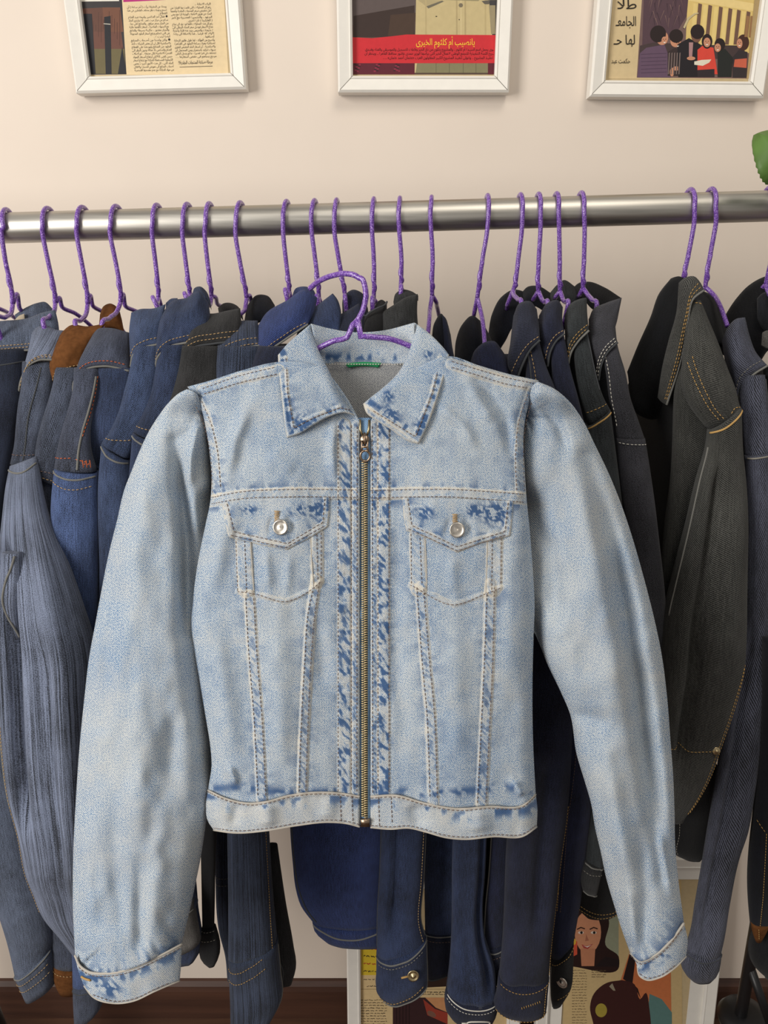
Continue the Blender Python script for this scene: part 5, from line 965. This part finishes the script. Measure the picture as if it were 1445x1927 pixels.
def frame(label, BL, BR, Yo, up, Hh, bw, depth, mat_w=0.0, grp='white framed magazine pages', lean=0.0):
    """BL, BR: picture points of the outer bottom corners at depth Yo; returns (thing, Print)"""
    t = thing('picture_frame', label, 'picture frame', grp)
    a = P(BL[0], BL[1], Yo); b = P(BR[0], BR[1], Yo); u = b - a; W = np.linalg.norm(u); u /= W; v = np.array([-u[2], 0, u[0]]) + np.array([0, lean, 0]); v /= np.linalg.norm(v); n = np.cross(v, u); n /= np.linalg.norm(n)
    if n[1] < 0: n = -n                                              # n points into the wall
    prof = [(0, .0, depth), (0, .0, .003), (0.003, .0, 0), (bw * .80, .0, .0035), (bw * .86, 0, .002), (bw, 0, .0045), (bw, 0, .013)]
    mb = MB(); cor = [(0, 0, 1, 1), (W, 0, -1, 1), (W, Hh, -1, -1), (0, Hh, 1, -1)]
    for i in range(4):
        c0, c1 = cor[i], cor[(i + 1) % 4]; V = []
        for c in (c0, c1):
            for q, _, d in prof: V.append(a + u * (c[0] + c[2] * q) + v * (c[1] + c[3] * q) + n * d)
        k = len(prof); mb.add(V, [(j, k + j, k + j + 1, j + 1) for j in range(k - 1)] + [(k - 1, 2 * k - 1, k, 0)])
    mb.build('moulding', M_FRAME, t, smooth=False)
    g = MB()                                                          # fine dark mitre joints
    for c in cor:
        p = [a + u * (c[0] + c[2] * q) + v * (c[1] + c[3] * q) + n * (d - .0001) for q, d in ((.003, 0), (bw * .8, .0035), (bw * .86, .002), (bw, .0045))]
        g.sweep(p, .0004, 4)
    g.build('mitre_joint', cmat((110, 104, 96)), t)
    bk = MB(); bk.add([a + u * x + v * y + n * (.0135 + dz) for dz in (0, .004) for x, y in ((bw * .5, bw * .5), (W - bw * .5, bw * .5), (W - bw * .5, Hh - bw * .5), (bw * .5, Hh - bw * .5))], [(0,1,2,3),(7,6,5,4),(0,4,5,1),(1,5,6,2),(2,6,7,3),(3,7,4,0)])
    bk.build('backing_board', cmat((196, 176, 138)), t, smooth=False)
    if mat_w:
        m2 = MB(); q0, q1 = bw - .002, bw + mat_w
        for i in range(4):
            c0, c1 = cor[i], cor[(i + 1) % 4]; V = [a + u * (c[0] + c[2] * q) + v * (c[1] + c[3] * q) + n * d for c in (c0, c1) for q, d in ((q0, .0100), (q1, .0100), (q1, .0125), (q0, .0125))]
            m2.add(V, [(0, 4, 5, 1), (1, 5, 6, 2), (2, 6, 7, 3), (3, 7, 4, 0)])
        m2.build('mount', M_FRAME, t, smooth=False)
    pr = Print(a + n * .0130, u, v); return t, pr
K = (38, 34, 32)
# left frame
t, p = frame('white framed page with two columns of print beside a photo of belts, top left', (142, 175), (463, 167), 1.262, 0, .36, .0225, .024)
p.poly([(120,-190),(410,-190),(430,140),(158,142)], (218,196,158))
p.poly([(215,-60),(419,-60),(430,138),(238,140)], (222,200,160)); p.poly([(140,-60),(226,-60),(238,140),(160,141)], (52,48,50))
p.poly([(138,-90),(223,-90),(224,2),(147,3)], (226,222,210)); p.poly([(232,-8),(330,-12),(312,0),(232,4)], (176,40,116))
p.poly([(155,16),(196,14),(196,60),(159,60)], (96,62,50)); p.poly([(193,14),(226,14),(232,60),(196,62)], (112,72,54)); p.poly([(170,60),(228,60),(232,92),(176,92)], (104,66,54)); p.poly([(174,92),(234,92),(236,139),(180,139)], (104,94,62))
for i in range(14): p.rect(160 + i * 5, 18 + (i * 7) % 30, 160.7 + i * 5, 50 + (i * 11) % 36, (78, 50, 42))
p.poly([(157,26),(173,26),(180,139),(168,139)], (30,30,36)); p.poly([(196,32),(208,30),(210,139),(199,139)], (28,28,34)); p.poly([(230,88),(222,139),(238,139)], (30,30,36)); p.poly([(195,44),(208,45),(208,46.6),(195,45.4)], (190,184,170))
colA = ['وبحثا عن الحقيقة برأت ( آخر سـاعة ) أن', 'تسمع وجهـات نظر مختلف العاملين فى هذا', 'القطاع .', '● فقال أحد العـلامين واسمه عبـد الفتاح', 'سـلام من مركز ميت غمر .. أنه يشترى الجلد', 'من الجزار بسعر مرتفع .. والمدابغ أعلى جدا .',
 'مع السنوات الماضية .. أسعار تكلفتها عالية', 'والجزار معذور .. ماكينة بسيطة وللدابغ', 'هى التى تتحكم وترفع أسعار الجلود المدبوغة', 'أيضا ثبتت ه .', '● وكان واحـدا من أصـحاب المدابغ', 'بالاسكندرية قال لى أن بعض الشركات تأخذ', 'الجلود من المدابغ وتوردهـا على القطاع',
 'العـام والخـاص بلا عدالة ودون النظر الى', 'القـدرة الانتاجية لكل مدبغة .. ثم أضاف', 'حسن كفنى كالآتان ارتفاع أسـعار المواد', 'الكيماوية المستعملة للدباغة مع ارتفاع أسعار', 'الجلد التى ، كل هـذه الأمور أجبرت بعض', 'أصحاب المدابغ الى تعويض الخسارة والاقلال', 'من مواد الدباغة مع عدم مقدمتها القـدسية']
for i, l in enumerate(colA): y = 14 + i * 6.25; p.text(l, 313 + (i * .75) + (0 if i != 2 else 0), y, 4.2, K, None if i in (2, 9) else 74, slope=-.02)
colB = ['اليك الاجابة ..', 'رغم كل المحاولات التى قامت بها القيادة من', 'أجل تخفيض سـعر المنتجات الجلدية وأهمها', 'الحذاء عن طريق الانتاجات الوردية تارة مع سعى', 'الجـلود ، والتشجيرة العصـرية مع تاجر', '( الفازلينا ) تارة أخرى .', 'رغم كل هـذه المحاولات فانها لم تؤد الى نجاح', 'خداع الأسعار فوصل سعر الحذاء الرجالى الى', '٨ جنيهـات والحريمى يزيد عنه قليلا وأحذية', 'الأولاد ٢٥٠ قرشـا .. هذا بالاضافة الى رداءة', 'أصنافها .',
 'وأصبح من المؤكد - لها طول طابور الزحاية', 'لصناعية يعرف سـاعة الجلود فى القـاهرة', 'والاسكندرية .. أن أسـعار الجلد الخفيض للبقرى', 'سـوف تتزايد باستمرار ومن المحتمل أن', 'تتضاعف فى فترة قصيرة - ما لم يتدخل الحانى', 'مرجع يساهم فى خفض أسعارها .. .']
for i, l in enumerate(colB): y = 9 + i * 6.15; p.text(l, 396 + i * .7, y, 4.2, K, None if i in (0, 5, 10) else 76, slope=-.02)
p.text('مرحلة صناعة المنتجات الجلدية!!', 400, 119, 6.5, (26, 22, 22), 64, slope=-.03, bold=.01); p.poly([(338,126),(400,124),(400,124.8),(338,126.8)], K)
p.build(t)
# middle frame
t, p = frame('white framed page with a red caption band over a pale shirt, top centre', (636, 173), (958, 173), 1.262, 0, .36, .0225, .024)
p.rect(657,-200,940,140, (84,66,58)); p.poly([(660,-60),(790,-60),(785,24),(662,48)], (92,80,78), 0); p.poly([(665,30),(780,10),(780,70),(665,70)], (58,44,40)); p.poly([(735,28),(782,24),(778,66),(730,68)], (72,54,44))
p.poly([(784,-60),(934,-60),(932,137),(780,137)], (196,178,132)); p.poly([(920,0),(940,0),(940,66),(926,66)], (60,58,60)); p.poly([(786,0),(815,0),(838,2),(806,15)], (176,160,120)); p.poly([(802,12),(806,16),(835,3),(832,1)], (110,104,88))
for x, c_ in ((800,(184,166,122)), (858,(176,158,116)), (866,(206,188,142)), (874,(176,158,116)), (912,(184,166,122))): p.poly([(x,-60),(x + 2.2,-60),(x + 3,66),(x,66)], c_)
p.poly([(838,-8),(905,-10),(906,-4),(900,2),(838,0)], (150,138,104)); p.poly([(906,2),(922,0),(920,8),(912,8)], (96,90,80)); p.poly([(920,10),(932,10),(932,64),(924,64)], (150,138,108))
p.poly([(786,110),(928,110),(926,137),(782,137)], (130,124,92)); p.ell(867,10,4,4,(120,110,90)); p.ell(821,31,1.8,.9,K); p.ell(864,37,.9,1.2,K)
for x in (820, 845, 871, 895): p.rect(x, 118, x + 1, 137, (98,94,72))
p.poly([(660,70),(700,72),(740,68),(765,65),(934,66),(934,119),(660,119)], (202,44,52)); p.rect(660,119,780,140,(92,30,44))
for i in range(30): p.ell(668 + (i * 37) % 110, 121 + (i * 13) % 14, 2.2, 1.6, (136, 44, 66) if i % 2 else (60, 28, 34))
p.rect(918,119,940,140,(92,30,44))
p.text('يانصيب أم كلثوم الخيرى', 893, 85, 13, (250, 206, 60), 110, bold=.03)
p.text('ـوى يحمل اسم السيـدة أم كلثوم .. والمشروع يتكون من دار الخير وقاعات للتسجيل وللموسيقى والغناء وفنـدق', 929, 95.5, 5.2, (40, 14, 18), 242)
p.text('ـروع اللجنة التنفيذية للتجمع الوطنى لاعمال الخير التى يرأسها الوزير حمدى عاشور محافظ القاهرة .. وينتظر أن', 929, 103, 5.2, (40, 14, 18), 243)
p.text('تنفيـذ المشروع .. وتتولى تنفيـذ المشروع الكبير المقاولون العرب «عثمان أحمد عثمان» .. ..', 927, 111, 5.2, (40, 14, 18), 206)
p.build(t)
tp = MB(); q = np.array([P(x, y, 1.287) for x, y in ((751,172),(800,172),(798,178),(752,179))]); tp.add(np.r_[q, q + [0, .0005, 0]], [(3,2,1,0),(4,5,6,7),(0,1,5,4),(1,2,6,5),(2,3,7,6),(3,0,4,7)])
tag(tp.build('adhesive_tape', cmat((200,204,186)), smooth=False), 'small strip of old tape sticking out under the middle top frame', 'tape')
# right frame
t, p = frame('white framed page with a photo of students before a columned building, top right', (1110, 181), (1438, 184), 1.262, 0, .36, .0225, .024)
p.poly([(1164,-200),(1458,-200),(1416,150),(1144,148)], (206,184,142)); p.poly([(1213,-80),(1440,-80),(1406,148),(1198,146)], (116,92,88))
p.poly([(1296,-60),(1436,-60),(1410,100),(1290,84)], (218,190,118)); p.poly([(1290,0),(1424,22),(1426,8),(1300,-14)], (232,206,140))
for i, x in enumerate((1305, 1324, 1344, 1362, 1378, 1396)): p.poly([(x + 9,6 + i * 3),(x + 16,8 + i * 3),(x + 9,84),(x + 2,84)], (112,84,70)); p.poly([(x,6 + i * 3),(x + 7,7 + i * 3),(x,92),(x - 7,92)], (228,202,130))
p.poly([(1213,-60),(1300,-60),(1292,30),(1270,66),(1208,92)], (84,62,70), 0)
for i in range(26):
    a0 = i * .62; x, y = 1252 + 26 * math.cos(i * 2.4), 12 + 22 * math.sin(i * 1.7); p.poly([(x, y),(x + 1.5, y),(x + 9 * math.cos(a0), y + 24)], (122, 96, 92) if i % 2 else (60, 44, 52))
p.poly([(1204,86),(1230,80),(1300,84),(1400,86),(1402,110),(1202,112)], (70,56,56))
SK = (198,140,110); HR_ = (40,28,28)
p.poly([(1204,100),(1216,90),(1250,84),(1256,100),(1262,146),(1199,146)], (98,76,96)); 
for i in range(6): p.poly([(1206,102 + i * 7),(1254,100 + i * 7),(1254,101 + i * 7),(1206,103 + i * 7)], (70,52,72))
p.ell(1246,72,11,13,SK,15); p.ell(1238,64,15,16,HR_,10); p.ell(1250,76,5.5,7,SK)
p.poly([(1256,98),(1270,90),(1284,96),(1282,143),(1256,143)], (56,44,44)); p.ell(1271,78,10,11,SK); p.ell(1272,68,13,13,HR_,-10); p.ell(1264,136,4,8,SK); p.ell(1272,129,7,4,SK)
p.poly([(1274,84),(1296,72),(1318,84),(1320,145),(1276,145)], (34,30,34)); p.poly([(1296,80),(1304,80),(1302,108),(1296,108)], (170,130,130)); p.ell(1310,66,10,14,(120,84,68)); p.ell(1312,60,13,14,HR_); p.ell(1300,110,8,3.5,SK)
p.poly([(1312,94),(1322,86),(1342,90),(1350,140),(1312,138)], (214,72,58)); p.ell(1330,78,10,14,HR_); p.ell(1330,80,6.5,9,SK); p.poly([(1306,116),(1320,113),(1338,112),(1334,118),(1322,124),(1306,122)], (224,216,196)); p.poly([(1312,132),(1344,130),(1344,145),(1312,145)], (48,40,44))
p.poly([(1350,96),(1364,92),(1378,108),(1376,145),(1350,145)], (36,38,36)); p.ell(1354,84,10,12,HR_); p.ell(1350,90,6,8,SK)
p.poly([(1378,108),(1390,94),(1406,98),(1404,146),(1378,146)], (52,44,46)); p.poly([(1382,112),(1405,110),(1404,128),(1380,126)], (196,96,72)); p.ell(1398,80,11,15,(70,42,34)); p.ell(1391,82,5.5,9,SK)
for x, y, k in ((1330,80,1), (1250,76,.9), (1350,90,.9), (1391,82,.8), (1275,83,.8)):
    p.ell(x - 2.4 * k, y - 2, 1.1 * k, .6, K); p.ell(x + 2.4 * k, y - 2, 1.1 * k, .6, K); p.poly([(x - 3 * k, y + 3.4), (x + 3 * k, y + 3.2), (x, y + 5.6)], (236,226,214)); p.ell(x, y + .8, .7, 1.2, (150,96,76))
for i in range(5): p.rect(1216 + i * 0, 0, 1216, 0, K) if False else p.poly([(1258 + i * 5,100),(1260 + i * 5,99),(1258 + i * 5,140),(1256 + i * 5,140)], (120,104,100))
for x in (1404, 1412): p.poly([(x,30),(x + 6,31),(x + 2,70),(x - 4,70)], (150,112,76))
p.poly([(1285,52),(1293,34),(1306,25),(1314,24),(1314,26),(1307,28),(1296,37),(1288,54)], (196,180,140))
p.poly([(1425,-60),(1438,-60),(1412,148),(1404,148)], (170,146,104))
p.text('طلا', 1197, 17, 19, (24, 20, 18), 36, slope=.0, bold=.03); p.text('الجامعـ', 1196, 49, 19, (24, 20, 18), 38, bold=.03); p.text('لها حـ', 1194, 84, 19, (24, 20, 18), 40, bold=.03); p.text('حكمت عبد', 1185, 119, 9, (24, 20, 18), 35, bold=.02)
p.build(t)
# floor frames
t, p = frame('white frame standing on the floor with yellow-headed Arabic page, left of the two', (655, 2020), (975, 2020), 1.185, 0, .50, .029, .022, grp='large white frames standing on the floor', lean=.10)
p.poly([(672,1745),(955,1745),(962,2012),(672,2012)], (208,182,136)); p.rect(680,1750,720,1835,(206,178,52))
for i, c in enumerate(((170,70,40), (60,50,30), (170,70,40), (60,50,30))): p.scrawl(684, 712, 1785 + i * 14, 4, c, 20 + i, .05)
p.scrawl(684, 712, 1843, 3, K, 30); p.scrawl(690, 712, 1856, 3, K, 31); p.rect(676,1861,950,1862,(150,128,90)); p.poly([(735,1825),(846,1825),(846,1856),(770,1860)], (48,32,26)); p.scrawl(760,842,1867,3,K,33); p.scrawl(770,842,1871,2.6,K,34)
for i in range(26): p.scrawl(678, 728, 1882 + i * 5, 2.4, (70, 58, 44), 40 + i)
p.poly([(739,1877),(842,1877),(842,2000),(739,2000)], (56,34,36)); p.poly([(800,1877),(836,1877),(842,1905),(820,1896)], (196,140,96)); p.poly([(796,1880),(818,1898),(842,1906),(842,1927),(804,1910)], (150,60,46)); p.ell(812,1908,9,5,(120,84,70),30)
for i in range(5): p.rect(745 + i * 6, 1884, 747 + i * 6, 1960, (40,24,26))
p.build(t)
t, p = frame('white frame standing on the floor with a smiling woman and a guitar', (1004, 2020), (1334, 2020), 1.195, 0, .552, .028, .022, .030, grp='large white frames standing on the floor', lean=.10)
p.poly([(1060,1655),(1282,1655),(1284,2010),(1060,2010)], (202,176,128)); p.rect(1066,1662,1164,1818,(150,154,130))
p.poly([(1066,1818),(1072,1740),(1085,1700),(1110,1690),(1135,1700),(1146,1735),(1140,1780),(1164,1800),(1165,1818)], (44,26,24), 60); p.ell(1106,1754,25,40,(204,142,108)); p.poly([(1078,1738),(1084,1712),(1104,1702),(1128,1712),(1134,1760),(1142,1740),(1138,1700),(1108,1688),(1078,1700)], (44,26,24)); p.poly([(1092,1785),(1120,1785),(1118,1818),(1094,1818)], (190,128,96))
for x in (1093, 1117): p.ell(x, 1755, 5.5, 2.6, (228,214,200)); p.ell(x + 1, 1755, 2.5, 2.6, K); p.poly([(x - 8,1748),(x,1744),(x + 8,1747),(x + 7,1749),(x,1746.5),(x - 7,1750)], (50,30,28))
p.poly([(1103,1758),(1108,1770),(1101,1771)], (170,108,84)); p.poly([(1094,1777),(1104,1780),(1116,1776),(1106,1786),(1098,1784)], (170,70,64)); p.poly([(1097,1779),(1104,1781),(1113,1778),(1105,1783)], (232,222,210))
p.poly([(1140,1800),(1164,1806),(1165,1819),(1120,1819),(1130,1808)], (34,24,26)); p.poly([(1078,1766),(1086,1772),(1086,1796),(1078,1800)], (206,84,60)); p.ell(1080,1772,4,6,(214,168,60))
for i in range(20): p.scrawl(1076, 1104, 1826 + i * 5.2, 2.2, (110, 92, 66), 70 + i)
for i in range(4): p.scrawl(1113, 1140, 1826 + i * 4, 2.2, (100, 84, 60), 90 + i)
p.poly([(1166,1850),(1185,1790),(1230,1800),(1262,1830),(1264,2000),(1200,2000)], (198,116,72)); p.poly([(1222,1870),(1245,1880),(1264,1905),(1264,2000),(1210,2000)], (92,126,122))
p.poly([(1172,1842),(1186,1790),(1196,1800),(1190,1850),(1206,1880),(1200,1860)], (40,26,26)); p.poly([(1170,1844),(1140,1850),(1116,1872),(1110,1895),(1116,1925),(1130,1990),(1210,1990),(1222,1900),(1214,1868),(1205,1880),(1192,1850)], (62,32,30), 70)
p.ell(1131,1901,11,13,(164,146,62)); p.poly([(1146,1856),(1152,1850),(1158,1864),(1154,1864)], (150,140,120))
p.build(t)
# ------------------------------------------------------------------ leaf
pt = thing('houseplant', 'green plant leaf poking in at the right picture edge above the rail', 'plant')
def leaf(base, tip, w, name='leaf'):
    b0, t0 = np.array(base), np.array(tip); ax = t0 - b0; n = 22; side = np.array([.55, .2, .81]); side = np.cross(ax, [0.1, -1, 0.1]); side /= np.linalg.norm(side); F = np.zeros((n, 11, 3)); 
    for i, s_ in enumerate(np.linspace(0, 1, n)):
        ww = w * (math.sin(math.pi * s_ ** .75) ** .7) * (1 + .03 * math.sin(i * 3)) + .0004
        for j, q in enumerate(np.linspace(-1, 1, 11)): F[i, j] = b0 + ax * s_ + side * ww * q + np.array([0, .012 * abs(q) - .02 * math.sin(math.pi * s_), 0])
    return closed_grid(name, F, F + np.array([0, .0009, 0]), M_LEAF, pt, uvgrid(F))
leaf(P(1490, 330, .95), P(1428, 250, .95), .032); leaf(P(1500, 330, .97), P(1560, 230, 1.0), .03); leaf(P(1500, 335, .96), P(1540, 420, .94), .028)
MB().sweep(crv(np.array([P(1500, 332, .96), P(1560, 300, 1.0), P(1640, 140, 1.08), P(1690, 120, 1.14)]), 30), .003, 8).build('stem', M_LEAF, pt)
c = P(1700, 200, 1.19); b = MB(); b.lathe([(0, 0), (.055, 0), (.075, .13), (.08, .14), (.07, .14), (.066, .12), (0, .12)], (c[0], c[1], c[2] - .03), (0, 0, 1), 32); b.build('pot', M_FRAME, pt)
